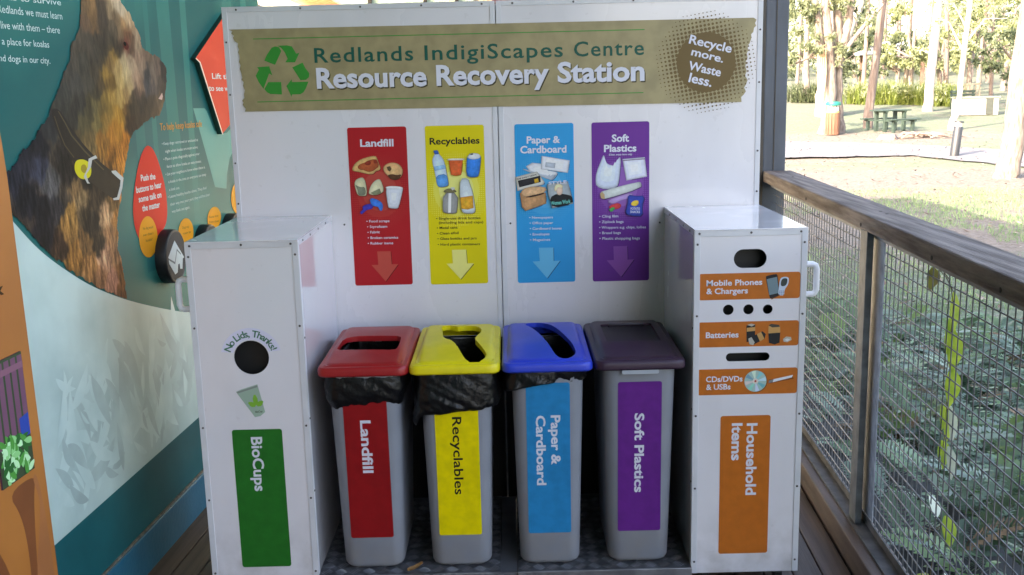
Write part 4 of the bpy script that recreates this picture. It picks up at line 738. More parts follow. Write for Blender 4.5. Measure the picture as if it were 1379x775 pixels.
def lens(u, z, L, wd, a, bend=0.):
    P, Q = [], []
    for k in range(13):
        t = k / 12; w_ = wd * math.sin(math.pi * t ** .8); x = (t - .5) * L; y = bend * L * (4 * t * (1 - t))
        P.append((x, y + w_)); Q.append((x, y - w_))
    pts = P + Q[::-1][1:-1]; c, s_ = math.cos(a), math.sin(a)
    return [(u + x * c - y * s_, z + x * s_ + y * c) for x, y in pts]
pr.d += pr.step
for i in range(150):
    u = rnd.uniform(-.80, .26); z = rnd.uniform(.40, .80)
    dens = 1 - smooth(.55, .95, z + (u + .8) * .05)
    if rnd.random() > dens + .12: continue
    L = rnd.uniform(.07, .24); a = rnd.choice([1.2, 1.9, .6, -.9, 2.4]) + rnd.uniform(-.4, .4)
    if u - L * .55 < -.85 or z - L * .5 < .37: continue
    q = lens(u, z, L, L * rnd.uniform(.09, .15), a, rnd.uniform(-.12, .12))
    ok = all(b_ > .366 and b_ < .9 and a_ > -.86 for a_, b_ in q)
    if ok:
        pr.d += .000006; pr.poly(q, pale2 if rnd.random() < .48 else pale3, up=False)
pr.poly([(-.86, .3625), (1.45, .3625), (1.45, .1515), (-.86, .1515)], tealp)
# printed words
cream = ink(188, 206, 200, k=1.15); og = ink(210, 140, 45, k=1.15)
for s_, A, B, c_ in T['wall']: pr.text(s_, A, B, c_ * 1.15, cream, .0, up=(s_[0] == 'k'))
for s_, A, B, c_ in T['help']: pr.text(s_, A, B, c_, og, .0)
for s_, A, B, c_ in T['bul']: pr.text(s_, A, B, .0105, cream, .0, up=False)
rd = ink(200, 48, 34, k=1.15); orr = ink(214, 140, 30, k=1.15)
pr.poly(chaikin(D['oval'], 2), rd)
for s_, A, B, c_ in T['push']: pr.text(s_, A, B, .021, cream, .018, up=(s_ == 'Push the'))
for k_, (c_, l_, t_) in enumerate(D['eggs']):
    rx = abs(c_[0] - l_[0]); rz = abs(t_[1] - c_[1])
    pr.poly([(a, c_[1] + (b - c_[1]) * (1.05 if b > c_[1] else .95)) for a, b in ell(c_[0], c_[1], rx, rz, 40)], orr, up=(k_ == 0))
dkt = ink(60, 50, 30)
for s_, A, B, c_ in T['egg']: pr.text(s_, A, B, .009, dkt, 0, up=(s_ == 'No dog would'))
pr.build('mural_print', DW, 'green printed mural with lettering and pale leaves')
# the printed dog: fine grid of fur-coloured cells
dog = D['dog']; dc = np.array(D['dogc']); us, zs = [p[0] for p in dog], [p[1] for p in dog]
cell = .0032; gu = np.arange(min(us), max(us) + cell, cell); gz = np.arange(min(zs), max(zs) + cell, cell)
U, Z = np.meshgrid(gu, gz)
def hnoise(x, y, seed=0):
    xi, yi = np.floor(x), np.floor(y); fx, fy = x - xi, y - yi; fx = fx * fx * (3 - 2 * fx); fy = fy * fy * (3 - 2 * fy)
    h = lambda a, b: np.modf(np.abs(np.sin(a * 127.1 + b * 311.7 + seed * 74.7) * 43758.5453))[0]
    return (h(xi, yi) * (1 - fx) + h(xi + 1, yi) * fx) * (1 - fy) + (h(xi, yi + 1) * (1 - fx) + h(xi + 1, yi + 1) * fx) * fy
wob = (hnoise(U * 60, Z * 60, 3) - .5) * .012; Uw, Zw = U + wob, Z + (hnoise(U * 55, Z * 55, 5) - .5) * .012
ins = np.zeros(U.shape, bool); j = len(dog) - 1
for i in range(len(dog)):
    xi, yi, xj, yj = dog[i][0], dog[i][1], dog[j][0], dog[j][1]
    c_ = ((yi > Zw) != (yj > Zw)) & (Uw < (xj - xi) * (Zw - yi) / (yj - yi + 1e-9) + xi); ins ^= c_; j = i
arcz = np.interp(U, [p[0] for p in arc2], [p[1] for p in arc2]); ins &= (Z > arcz) & (U > -.885)
su = U + (hnoise(U * 60, Z * 60, 8) - .5) * .022; sz = Z + (hnoise(U * 60, Z * 60, 9) - .5) * .022
d2 = (su[..., None] - dc[:, 0]) ** 2 + ((sz[..., None] - dc[:, 1]) ** 2) * 1.3
wt = np.exp(-d2 / (2 * .0165 ** 2)) + 1e-6 / (d2 + 1e-4)
C3 = (wt[..., None] * dc[:, 2:]).sum(2) / wt.sum(2)[..., None]
fur = hnoise(U * 190 + Z * 40, Z * 34 - U * 12, 1) * .55 + hnoise(U * 95 - Z * 25, Z * 22 + U * 20, 2) * .5 + hnoise(U * 300, Z * 300, 6) * .22 - .63
face = np.clip((Z - 1.40) / .1, 0, 1); fur *= (1 - .62 * face)
C3 = np.clip(C3 * (1 + 1.0 * fur[..., None]) + 6 * fur[..., None], 6, 235)
lo = np.where(C3 / 255 <= .04045, C3 / 255 / 12.92, ((C3 / 255 + .055) / 1.055) ** 2.4) * .9
idx = -np.ones(U.shape, int); keep = np.argwhere(ins[:-1, :-1]); 
H_, W_ = U.shape; base = np.array([WP(0, 0, .0062)]); P3 = np.array(W0)[None] * 0
uu, zz = U.ravel(), Z.ravel()
V3 = np.outer(uu, np.array(WT)) + np.outer(zz, [0, 0, 1]) + np.array(WN) * .0028
q = keep[:, 0] * W_ + keep[:, 1]; F4 = np.stack([q, q + 1, q + W_ + 1, q + W_], 1)
used = np.unique(F4); rm = -np.ones(len(V3), int); rm[used] = np.arange(len(used)); V3 = V3[used]; F4 = rm[F4]; colr = lo.reshape(-1, 3)[used]
fm = bpy.data.materials.new('printed_fur'); fm.use_nodes = True; b_ = fm.node_tree.nodes['Principled BSDF']; at = fm.node_tree.nodes.new('ShaderNodeAttribute'); at.attribute_name = 'fur'
fm.node_tree.links.new(at.outputs['Color'], b_.inputs['Base Color']); b_.inputs['Roughness'].default_value = .6; b_.inputs['Specular IOR Level'].default_value = .1
dg_ = raw('dog_print', V3, F4, fm, DW); dg_['label'] = 'printed photograph of a black and tan shepherd dog in profile'
ca = dg_.data.color_attributes.new('fur', 'FLOAT_COLOR', 'POINT'); ca.data.foreach_set('color', np.concatenate([colr, np.ones((len(colr), 1))], 1).astype(np.float32).ravel())
pr = wprint(.0001, .0030)
lea = mat('collar_print', S(44, 36, 30, .45), .6, .25, 30, spec=.2)
pr.poly(chaikin(D['collar'], 1), lea); pr.poly(D['collar_edge'], ink(90, 78, 60, k=.8)); pr.poly(D['collar_edge2'], ink(84, 72, 56, k=.8)); pr.poly(chaikin(D['tag'], 2), ink(205, 190, 40, k=1.05)); pr.poly(chaikin(D['tag_hole'], 1), ink(140, 120, 35, k=1.3)); pr.poly(D['ring'], ink(185, 182, 175, k=1.05)); pr.poly(D['buckle'], ink(190, 188, 180, k=1.05))
pr.poly(chaikin(D['eye'], 2), ink(95, 36, 30, k=.9)); pr.poly([(a * .55 + D['eye'][0][0] * .45, b * .55 + D['eye'][1][1] * .45) for a, b in D['eye']], ink(14, 6, 6, k=.6)); pr.poly(D['tooth'], ink(185, 150, 135))
pr.build('collar_print', DW, 'printed dog collar with yellow tag and buckle')
# orange panel and photo
orp = mat('orange_mural_panel', S(176, 104, 42, .95), .5, rgb2=S(198, 122, 52, .95), scale=2.2, detail=5)
pr = wprint(.0002, .0032)
pr.poly([(-12.6, .152), (-.853, .152), (-.856, .365), (-.874, 1.535), (-.875, 3.69), (-12.6, 3.69)], orp) if False else pr.poly([(-2.6, .152), (-.8535, .152), (-.8565, .365), (-.8745, 1.40), (-.879, 1.47), (-.8875, 1.56), (-.91, 1.66), (-.96, 1.70), (-2.6, 1.70)], orp)
rw = mat('orange_swirl_dark', S(146, 80, 38, .9), .5, .12, 5); rw2 = mat('orange_swirl_light', S(184, 112, 62, .95), .5, .12, 6)
for q, m_ in (([(-1.05, .60), (-1.0, .52), (-.985, .42), (-.99, .30), (-.96, .25), (-.95, .40), (-.93, .55), (-.905, .60)], rw), ([(-.93, .60), (-.90, .52), (-.93, .42), (-.96, .34), (-.965, .22), (-.92, .16), (-.875, .16), (-.875, .40), (-.90, .60)], rw2), ([(-1.2, .58), (-1.1, .45), (-1.06, .3), (-1.1, .16), (-1.3, .16)], rw)): pr.poly(chaikin(q, 2), m_)
pr.text('x', (-1.0, 1.11), (-.955, 1.11), .03, ink(60, 40, 25), .03)
pr.build('orange_panel', DW, 'orange printed panel with swirling brown shapes')
ph = wbox(MB(W0), -1.075, -.918, .62, .947, .0005, .008).build('photo_panel', ink(90, 60, 75), DW, label='small colour photograph of a garden fence and leafy plants')
pr = wprint(.0003, .0083)
pr.poly([(-1.075, .62), (-.918, .62), (-.918, .947), (-1.075, .947)], ink(60, 72, 50))
for i in range(5): pr.poly([(-1.07 + i * .032, .72), (-1.047 + i * .032, .72), (-1.047 + i * .032, .94), (-1.07 + i * .032, .94)], ink(112, 74, 92), up=(i == 0))
pr.poly([(-1.075, .905), (-.918, .905), (-.918, .922), (-1.075, .922)], ink(128, 86, 100)); pr.poly([(-.965, .72), (-.92, .72), (-.92, .78), (-.965, .775)], ink(45, 70, 150))
for i in range(70):
    u, z = rnd.uniform(-1.06, -.93), rnd.uniform(.63, .735); pr.d += .00001
    q = [(min(max(a, -1.075), -.918), min(max(b, .62), .947)) for a, b in lens(u, z, rnd.uniform(.03, .055), .009, rnd.uniform(0, 3.1))]
    pr.poly(q, [ink(70, 140, 60), ink(130, 190, 120), ink(175, 215, 165), ink(40, 95, 45)][i % 4], up=False)
pr.build('picture', ph)
# hexagonal flap
hx = D['hexf']; hx = [hx[0], hx[1], hx[2], hx[3], hx[4], (1.12, 1.60), (1.22, 1.82)]
ht = MB(W0); ht.prism(WP(0, 0, .0005), WT, (0, 0, 1), hx, [], 0, .0205); hb = ht.build('lift_up_flap', mat('flap_edge_green', S(24, 60, 52), .5, .1), DW, label='red orange angular flap standing proud of the mural')
pr = Print(WP(0, 0, .0212), WT, (0, 0, 1), W0, .0002); pr.poly(hx, ink(210, 72, 50, k=1.15)); pr.poly([hx[1], hx[2], hx[3], (hx[3][0] + .012, hx[3][1] - .002), (hx[2][0] + .012, hx[2][1] + .002), (hx[1][0] + .006, hx[1][1] + .003)], ink(225, 200, 175))
for s_, A, B, c_ in T['hex']: pr.text(s_, A, B, c_ * .9, cream, .01, up=(s_[0] == 'L'))
pr.build('flap_face', hb)
# round push buttons
for k_, (uc, zc, r_) in enumerate(((.107, 1.032, .098), (.48, 1.0, .098), (.80, 1.005, .098))):
    b = MB(W0); rg = lambda d, r: [tuple(WP(uc + r * math.cos(t), zc + r * math.sin(t), d)) for t in [2 * math.pi * i / 48 for i in range(48)]]
    b.loft([rg(.0008, r_), rg(.035, r_), rg(.0395, r_ - .003), rg(.041, r_ - .007), rg(.039, r_ - .010)])
    bt = b.build('push_button', mat('black_rubber_button', (.014, .014, .016), .45, .1), DW, smooth=35)
    pr = Print(WP(0, 0, .0396), WT, (0, 0, 1), W0, .0003); pr.poly(ell(uc, zc, r_ - .011, r_ - .011, 48), ink(66, 66, 70, k=.9))
    if k_ == 0:
        pr.poly(D['house'], ink(190, 195, 192)); pr.poly([(.0353, 1.036), (.0353, 1.03), (.090, 1.005), (.118, 1.05), (.15, 1.03), (.15, 1.036), (.117, 1.058), (.089, 1.014)], ink(110, 112, 112))
    pr.build('button_face', bt)

# back end of the veranda, seen as a strip over the station
EW = thing('end_wall', (0, 7, 0), 'timber and glass end wall of the veranda showing just above the station', 'wall')
EO = (0, 7, 0); e = lambda px: (px - 689) / 1372 * 7.0
mint = mat('mint_glass', S(176, 200, 190, 1.2), .15, .08, 2); crm = mat('cream_board', S(205, 200, 180, 1.2), .5, .06, 5); wood = mat('orange_timber', S(176, 118, 78, 1.3), .5, .12, 4, stretch=(1, 6, 6)); dmul = mat('dark_mullion', (.03, .03, .03), .5)
wbase = MB(EO).box(-2.4, 1.75, 7.06, 7.16, 0, 3.69).build('wall_panel', crm, EW)
MB(EO).box(e(346), e(357), 7.02, 7.058, 0, 3.2).build('door_jamb', mat('tan_jamb', S(170, 158, 140), .5), EW)
MB(EO).box(e(475), e(648), 7.03, 7.058, 1.2, 3.2).build('window_pane', mint, EW)
for px in (513, 585, 626): MB(EO).box(e(px) - .012, e(px) + .012, 7.0, 7.029, 1.2, 3.2).build('mullion', dmul, EW)
MB(EO).add([(e(372), 7.02, 2.30), (e(425), 7.02, 2.30), (e(500), 7.02, 2.10), (e(455), 7.02, 2.10), (e(372), 7.045, 2.30), (e(425), 7.045, 2.30), (e(500), 7.045, 2.10), (e(455), 7.045, 2.10)], [(3, 2, 1, 0), (4, 5, 6, 7), (0, 1, 5, 4), (1, 2, 6, 5), (2, 3, 7, 6), (3, 0, 4, 7)]).build('diagonal_board', wood, EW)
MB(EO).add([(e(357), 7.03, 2.21), (e(357), 7.03, 2.196), (e(398), 7.03, 2.10), (e(398), 7.03, 2.114), (e(357), 7.05, 2.21), (e(357), 7.05, 2.196), (e(398), 7.05, 2.10), (e(398), 7.05, 2.114)], [(0, 1, 2, 3), (7, 6, 5, 4), (0, 4, 5, 1), (1, 5, 6, 2), (2, 6, 7, 3), (3, 7, 4, 0)]).build('dark_cable', dmul, EW)
MB(EO).box(e(640), e(672), 6.96, 7.029, 2.05, 2.14).build('door_closer', dmul, EW); MB(EO).box(e(672), 1.75, 6.98, 7.05, 1.9, 3.2).build('red_brown_beam', mat('red_brown_beam', S(96, 40, 30, 1.2), .5, .15, 6), EW)
# roof over the veranda
rf = MB().box(-3.5, 1.25, -9, 13, 3.7, 3.84); rf = rf.build('roof', mat('ceiling_board', (.36, .33, .29), .7, .08, 5)); rf['kind'] = 'structure'

kerbm_ = mat('dimming_wall_brown', (.12, .08, .05), .6)
EB = thing('added_dimming_wall', (0, -9, 0), 'unseen brown wall added behind the camera to dim the light on the station front', 'wall')  # unseen wall, added to cut the light reaching the station front
MB((0, -9, 0)).box(-2.4, 1.3, -9.1, -9.0, 0, 3.69).build('wall_panel', kerbm_, EB)
# ================================================================== RAILING
RT = Vector((math.sin(math.radians(3.3)), math.cos(math.radians(3.3)), 0)); RN = Vector((RT.y, -RT.x, 0)); R0 = Vector((1.177, 3.54, 0))
def RP(u, d, z): return R0 + RT * u + RN * d + Vector((0, 0, z))
def rbox(mb, u0, u1, d0, d1, z0, z1, mi=0):
    return mb.add([RP(u, d, z) for z in (z0, z1) for u, d in ((u0, d0), (u1, d0), (u1, d1), (u0, d1))], [(0, 1, 2, 3), (7, 6, 5, 4), (4, 5, 1, 0), (5, 6, 2, 1), (6, 7, 3, 2), (7, 4, 0, 3)], mi)
RL = thing('veranda_railing', R0, 'weathered brown timber handrail over a galvanised steel mesh railing along the right of the veranda', 'railing')
railm = mat('weathered_timber', (.085, .052, .040), .8, rgb2=(.26, .20, .17), scale=3.2, stretch=(12, .9, 12), detail=9, bump=.6, bscale=18)
kerbm = mat('brown_kerb_timber', (.060, .036, .028), .6, rgb2=(.12, .075, .056), scale=3, stretch=(9, .8, 9), detail=6, bump=.2)
galv = mat('galvanised_steel', (.10, .108, .11), .6, .3, 18, metal=.2, bump=.12, bscale=60)
rbox(MB(R0), -5, 1.54, -.004, .137, 1.112, 1.166).build('handrail', railm, RL, bevel=.006)
rbox(MB(R0), -5, 1.9, -.045, .075, -.02, .083).build('timber_kerb', kerbm, RL, bevel=.004)
bm_ = MB(R0)
for u in (-.15, -.22, -2.15, -2.25, 1.2):
    p = RP(u, .07, 1.1655); bm_.loft([[tuple(p + Vector((r * math.cos(a), r * math.sin(a), h))) for a in [2 * math.pi * k_ / 8 for k_ in range(8)]] for h, r in ((0, .006), (.0015, .0058), (.002, .003))])
for u in (-.19, -.86, -1.3, .6):
    p = RP(u, -.0045, 1.128); bm_.loft([[tuple(p - RN * h + RT * (r * math.cos(a)) + Vector((0, 0, r * math.sin(a)))) for a in [2 * math.pi * k_ / 8 for k_ in range(8)]] for h, r in ((-.0005, .007), (.002, .006), (.003, .003))])
bm_.build('bolt_heads', mat('rusty_bolt', (.05, .035, .028), .7, .3, 40), RL, kind='stuff')
b = rbox(MB(R0), -5, 1.54, -.002, .045, .084, .09); rbox(b, -5, 1.54, .04, .045, .0905, .118); rbox(b, -5, 1.54, -.006, -.002, .060, .09); b.build('bottom_channel', mat('dusty_steel', (.085, .08, .078), .65, .35, 12, metal=.2, bump=.2, bscale=50), RL)
b = rbox(MB(R0), -5, 1.54, .036, .062, 1.085, 1.1115); b.build('top_channel', mat('mid_grey_steel', (.17, .17, .17), .6, .2, 12), RL)  # mid-grey steel channel below the handrail
rbox(MB(R0), -5, 4.5, .078, .11, -.25, .03).build('edge_board', mat('edge_board', S(120, 98, 84, .5), .7, .15, 6, stretch=(6, 1, 6)), RL)
for u in (-.195, -2.20, -4.2):
    rbox(MB(R0), u - .045, u + .035, .004, .026, .0905, 1.111).build('steel_post', galv, RL, bevel=.003)
    fr = rbox(MB(R0), u - .095, u + .05, .046, .050, .119, 1.084); fr.build('mesh_frame', mat('pale_galvanised', (.30, .32, .36), .55, .2, 20, metal=.1), RL)
wm = MB(R0); wr = .0015; sp = .0415
wire = mat('mesh_wire', (.13, .13, .135), .5, .25, 30, metal=.2)
for k_ in range(23):
    z = .135 + k_ * sp
    if z < 1.09: wm.tube([RP(-5, .0535, z), RP(-1.5, .0535, z), RP(1.54, .0535, z)], .0022, 6)
u = -4.98
while u < 1.53: wm.tube([RP(u, .0573, .09), RP(u, .0573, 1.09)], .0019, 6); u += sp
wm.build('wire_mesh', wire, RL, kind='stuff')
# tall post at the corner
VP_ = thing('veranda_post', RP(1.63, .03, -.02), 'tall dark grey steel post at the far end of the handrail beside the station', 'post')
pm_ = mat('blue_grey_post', (.085, .10, .125), .5, .18, 7, stretch=(1, 1, .3), bump=.1); pm2 = mat('brown_grey_flange', (.07, .058, .045), .6, .2, 6)
def pbox(d0, d1, u0, u1, z0=-.6, z1=3.69):
    mb = MB(RP(1.63, .03, -.02)); return rbox(mb, u0, u1, d0, d1, z0, z1)
pbox(-.005, .105, 1.545, 1.66).build('post_shaft', pm_, VP_, bevel=.004)
pbox(-.03, -.0055, 1.535, 1.665).build('post_flange', pm2, VP_, bevel=.003)
pbox(.045, .049, 1.541, 1.5449, 1.17).build('weld_seam', pm2, VP_)

# vine hanging on the mesh
VN = thing('climbing_vine', RP(-.95, .05, .1), 'thin climbing vine with yellow-green leaves threaded through the railing mesh', 'vine')
VO = RP(-.95, .05, .1)
lmv = leafmat('vine_leaf', (.25, .36, .035), (.40, .49, .06), .45, 25, .45); lmd = leafmat('vine_leaf_brown', (.16, .13, .05), (.25, .24, .05), .6, 25, .3); lmw = leafmat('vine_leaf_pale', (.45, .50, .40), (.55, .58, .45), .5, 25, .3)
def vine_leaf(u, z, L, wd, ang, m_, d=.066, roll=0., curl=.15):
    """ang: degrees from straight down, in the plane of the mesh"""
    b = MB(VO); a = math.radians(ang); dr = Vector((math.sin(a), -math.cos(a))); sd_ = Vector((dr.y, -dr.x)); n_ = 9
    for i in range(n_):
        t = i / (n_ - 1); w_ = wd * math.sin(math.pi * (t * .93 + .04) ** .85)
        for s_ in (-1, 0, 1):
            q = dr * (L * t) + sd_ * (w_ * s_ * math.cos(roll)); b.v.append(tuple(RP(u + q.x, d + abs(s_) * .006 * (w_ / wd) + w_ * s_ * math.sin(roll) - curl * L * t * t * .5, z + q.y) - VO))
    for i in range(n_ - 1):
        for k_ in (0, 1): b.f.append((3 * i + k_, 3 * i + 3 + k_, 3 * i + 4 + k_, 3 * i + 1 + k_)); b.m.append(0)
    return b.build('leaf', m_, VN, smooth=60)
VN_U = -.845
stem = [RP(VN_U + .07, .04, 1.10), RP(VN_U + .03, .062, 1.06), RP(VN_U - .01, .062, 1.0), RP(VN_U, .064, .9), RP(VN_U + .012, .062, .8), RP(VN_U - .008, .064, .68), RP(VN_U + .01, .062, .55), RP(VN_U + .03, .064, .42), RP(VN_U + .02, .063, .3), RP(VN_U + .06, .063, .12)]
MB(VO).tube(stem, .0014, 5).build('stem', mat('vine_stem', (.10, .07, .03), .7), VN)
for u, z, L, wd, ang, m_, roll, cu in ((-0.672, 1.068, 0.06696, 0.0184, 4, lmd, 1.10, 0.1), (-0.838, 1.03, 0.1242, 0.0161, -4, lmv, -1.28, 0.05), (-0.825, 0.955, 0.108, 0.0138, 6, lmv, 1.08, 0.05), (-0.858, 0.925, 0.1134, 0.0207, -3, lmv, 1.24, 0.05), (-0.86, 0.822, 0.108, 0.0207, -2, lmv, 1.28, 0.05), (-0.845, 0.715, 0.108, 0.01955, -6, lmv, -1.24, 0.05), (-0.805, 0.705, 0.0756, 0.0115, -8, lmv, 1.40, 0.05), (-0.862, 0.715, 0.1026, 0.0115, -22, lmw, 1.10, 0.1), (-0.838, 0.605, 0.081, 0.01495, -4, lmv, -1.32, 0.1), (-0.815, 0.6, 0.054, 0.0115, 10, lmv, 1.20, 0.1), (-0.865, 0.6, 0.0918, 0.0138, -32, lmw, 1.02, 0.1), (-0.755, 0.415, 0.081, 0.023, -52, lmw, -0.98, 0.1), (-0.875, 0.4, 0.0918, 0.0184, -38, lmv, 1.32, 0.1), (-0.62, 0.085, 0.1728, 0.0345, -110, lmv, 0.90, 0.1), (-0.9, 0.24, 0.054, 0.0161, -70, lmw, -0.98, 0.1)):
    vine_leaf(u, z, L, wd, ang, m_, .066, roll, cu)
MB(VO).tube([RP(-.66, .04, 1.11), RP(-.675, .066, 1.08), RP(-.78, .066, 1.06), RP(-.838, .066, 1.03)], .0016, 5).build('stem', mat('vine_stem', (.10, .07, .03), .7), VN)
# ================================================================== OUTSIDE
def gh(x, y):
    if y < 28: z = -.6
    elif y < 38: z = -.6 + .25 * (y - 28) / 10
    else: z = -.35 + (min(y, 120) - 38) * .045
    return z
gx_ = np.concatenate([np.linspace(-400, -20, 12), np.linspace(-18, 60, 157), np.linspace(65, 400, 14)]); gy_ = np.concatenate([np.linspace(-300, -8, 10), np.linspace(-6, 80, 173), np.linspace(85, 700, 20)])
X_, Y_ = np.meshgrid(gx_, gy_); Zg = np.where(Y_ < 28, -.6, np.where(Y_ < 38, -.6 + .25 * (Y_ - 28) / 10, -.35 + (np.minimum(Y_, 120) - 38) * .045))
Zg = Zg + (hnoise(X_ * .35, Y_ * .35, 11) - .5) * .05 * (Y_ > 1)
nx, ny = len(gx_), len(gy_); ii = (np.arange(ny - 1)[:, None] * nx + np.arange(nx - 1)[None]).ravel()
gm = bpy.data.materials.new('ground_grass_and_litter'); gm.use_nodes = True; n = gm.node_tree; b_ = n.nodes['Principled BSDF']; b_.inputs['Roughness'].default_value = .95; b_.inputs['Specular IOR Level'].default_value = .15
tc = n.nodes.new('ShaderNodeTexCoord'); at = n.nodes.new('ShaderNodeAttribute'); at.attribute_name = 'dirt'
def nz(sc, det=5, st=None):
    q = n.nodes.new('ShaderNodeTexNoise'); q.inputs['Scale'].default_value = sc; q.inputs['Detail'].default_value = det; q.inputs['Roughness'].default_value = .65
    mp = n.nodes.new('ShaderNodeMapping'); n.links.new(tc.outputs['Object'], mp.inputs[0]); mp.inputs['Scale'].default_value = st or (1, 1, 1); n.links.new(mp.outputs[0], q.inputs['Vector']); return q.outputs[0]
def ramp(src, c0, c1, p0=.35, p1=.65):
    r = n.nodes.new('ShaderNodeValToRGB'); r.color_ramp.elements[0].position = p0; r.color_ramp.elements[1].position = p1; r.color_ramp.elements[0].color = (*c0, 1); r.color_ramp.elements[1].color = (*c1, 1); n.links.new(src, r.inputs[0]); return r.outputs[0]
def mixc(f, a, b2):
    m = n.nodes.new('ShaderNodeMix'); m.data_type = 'RGBA'; n.links.new(f, m.inputs[0]); n.links.new(a, m.inputs[6]); n.links.new(b2, m.inputs[7]); return m.outputs[2]
grassc = ramp(nz(9, 6), (.085, .112, .068), (.165, .185, .13)); dirtc = ramp(nz(14, 8), (.095, .08, .066), (.23, .20, .17), .3, .7)
ad = n.nodes.new('ShaderNodeMath'); ad.operation = 'ADD'; n.links.new(at.outputs['Fac'], ad.inputs[0]); n.links.new(nz(1.3, 9), ad.inputs[1])
fac = ramp(ad.outputs[0], (0, 0, 0), (1, 1, 1), .82, 1.05)
fl2 = ramp(nz(70, 3), (0, 0, 0), (1, 1, 1), .62, .70)           # litter flecks
cg = mixc(fac, grassc, dirtc); lc = n.nodes.new('ShaderNodeRGB'); lc.outputs[0].default_value = (.30, .25, .17, 1); n.links.new(mixc(fl2, cg, lc.outputs[0]), b_.inputs['Base Color'])
bp = n.nodes.new('ShaderNodeBump'); bp.inputs['Strength'].default_value = .6; bp.inputs['Distance'].default_value = .05; n.links.new(nz(18, 6), bp.inputs['Height']); n.links.new(bp.outputs[0], b_.inputs['Normal'])
gr = raw('ground', np.stack([X_.ravel(), Y_.ravel(), Zg.ravel()], 1), np.stack([ii, ii + 1, ii + nx + 1, ii + nx], 1), gm, smooth=True); gr['kind'] = 'structure'
def blob(cx, cy, rx, ry, k=1.): return k * np.exp(-(((X_ - cx) / rx) ** 2 + ((Y_ - cy) / ry) ** 2))
dirt = .36 + blob(12.5, 35.5, 4.0, 2.6, .8) + blob(8.5, 22, 6, 3.5, .30) + blob(8.8, 30.6, 1.8, 1.6, .6) + blob(5.5, 14.5, 4.5, 4.0, .42) + blob(11, 21, 2.5, 2, .35) - blob(4.5, 8, 5, 6, .35) - blob(12, 26, 3, 1.2, .15) - blob(11, 42, 8, 4, .25) - blob(18, 33, 5, 3, .3) + blob(2, 4, 1.0, 8, .12)
a_ = gr.data.attributes.new('dirt', 'FLOAT', 'POINT'); a_.data.foreach_set('value', dirt.ravel().astype(np.float32))
# path
pathm = mat('pale_path_concrete', (.095, .092, .097), .9, .2, 3, rgb2=(.15, .147, .152), bump=.2, bscale=30)
cl = [(-6, 33.5, 6.4), (2, 32.8, 6.3), (7.5, 32.3, 6.2), (10.6, 31.2, 4.8), (12.7, 30.1, 3.0), (13.9, 26.6, 3.6), (14.8, 23.6, 4.6), (18, 20.5, 5), (26, 17, 5), (40, 12, 5)]
pts = []
for i in range(len(cl) - 1):
    for t in np.linspace(0, 1, 8, endpoint=False): pts.append([cl[i][k_] * (1 - t) + cl[i + 1][k_] * t for k_ in range(3)])
for _ in range(6): pts = [pts[0]] + [[(pts[i - 1][k_] + 2 * pts[i][k_] + pts[i + 1][k_]) / 4 for k_ in range(3)] for i in range(1, len(pts) - 1)] + [pts[-1]]
b = MB(); vs = []
for i, (x, y, w_) in enumerate(pts):
    a, c_ = pts[max(i - 1, 0)], pts[min(i + 1, len(pts) - 1)]; tx_ = Vector((c_[0] - a[0], c_[1] - a[1])).normalized(); nn = Vector((-tx_.y, tx_.x))
    for k_ in range(-2, 3):
        q = Vector((x, y)) + nn * (w_ * .5 * k_ / 2 * (1 + .04 * math.sin(i * 1.7))); vs.append((q.x, q.y, gh(q.x, q.y) + .045))
b.add(vs, [(5 * i + k_, 5 * i + k_ + 5, 5 * i + k_ + 6, 5 * i + k_ + 1) for i in range(len(pts) - 1) for k_ in range(4)]); pt = b.build('path', pathm); pt['kind'] = 'structure'

# leaf-cloud helpers
def leaves(centers, radii, n_, size, droop=.5, seed=0, flat=1., aspect=.3):
    g = np.random.default_rng(seed); k = g.integers(0, len(centers), n_); c = np.array(centers)[k]; r = np.array(radii)[k][:, None]
    p = g.normal(size=(n_, 3)); p /= np.linalg.norm(p, axis=1)[:, None]; p *= g.random((n_, 1)) ** .45; p[:, 2] *= flat
    c = c + p * r
    d = g.normal(size=(n_, 3)); d[:, 2] -= droop * 2; d /= np.linalg.norm(d, axis=1)[:, None]
    s_ = np.cross(d, g.normal(size=(n_, 3))); s_ /= np.linalg.norm(s_, axis=1)[:, None]
    L = size * (.6 + .8 * g.random((n_, 1))); w_ = L * aspect
    V = np.stack([c, c + d * L * .45 + s_ * w_ * .5, c + d * L, c + d * L * .45 - s_ * w_ * .5], 1).reshape(-1, 3)
    return V, np.arange(n_ * 4).reshape(-1, 4)
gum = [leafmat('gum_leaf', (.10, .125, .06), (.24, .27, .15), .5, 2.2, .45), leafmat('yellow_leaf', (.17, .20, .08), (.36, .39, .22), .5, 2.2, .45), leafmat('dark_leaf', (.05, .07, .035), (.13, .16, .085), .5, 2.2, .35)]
barks = {'pale': mat('pale_gum_bark', (.24, .20, .17), .85, rgb2=(.42, .38, .33), scale=3, stretch=(2, 2, .5), bump=.4, bscale=14), 'pink': mat('pinkish_bark', (.11, .08, .068), .85, rgb2=(.19, .15, .13), scale=4, stretch=(3, 3, .4), bump=.4), 'rough': mat('rough_bark', (.10, .078, .064), .9, rgb2=(.23, .19, .16), scale=6, stretch=(3, 3, .6), bump=.8, bscale=24)}
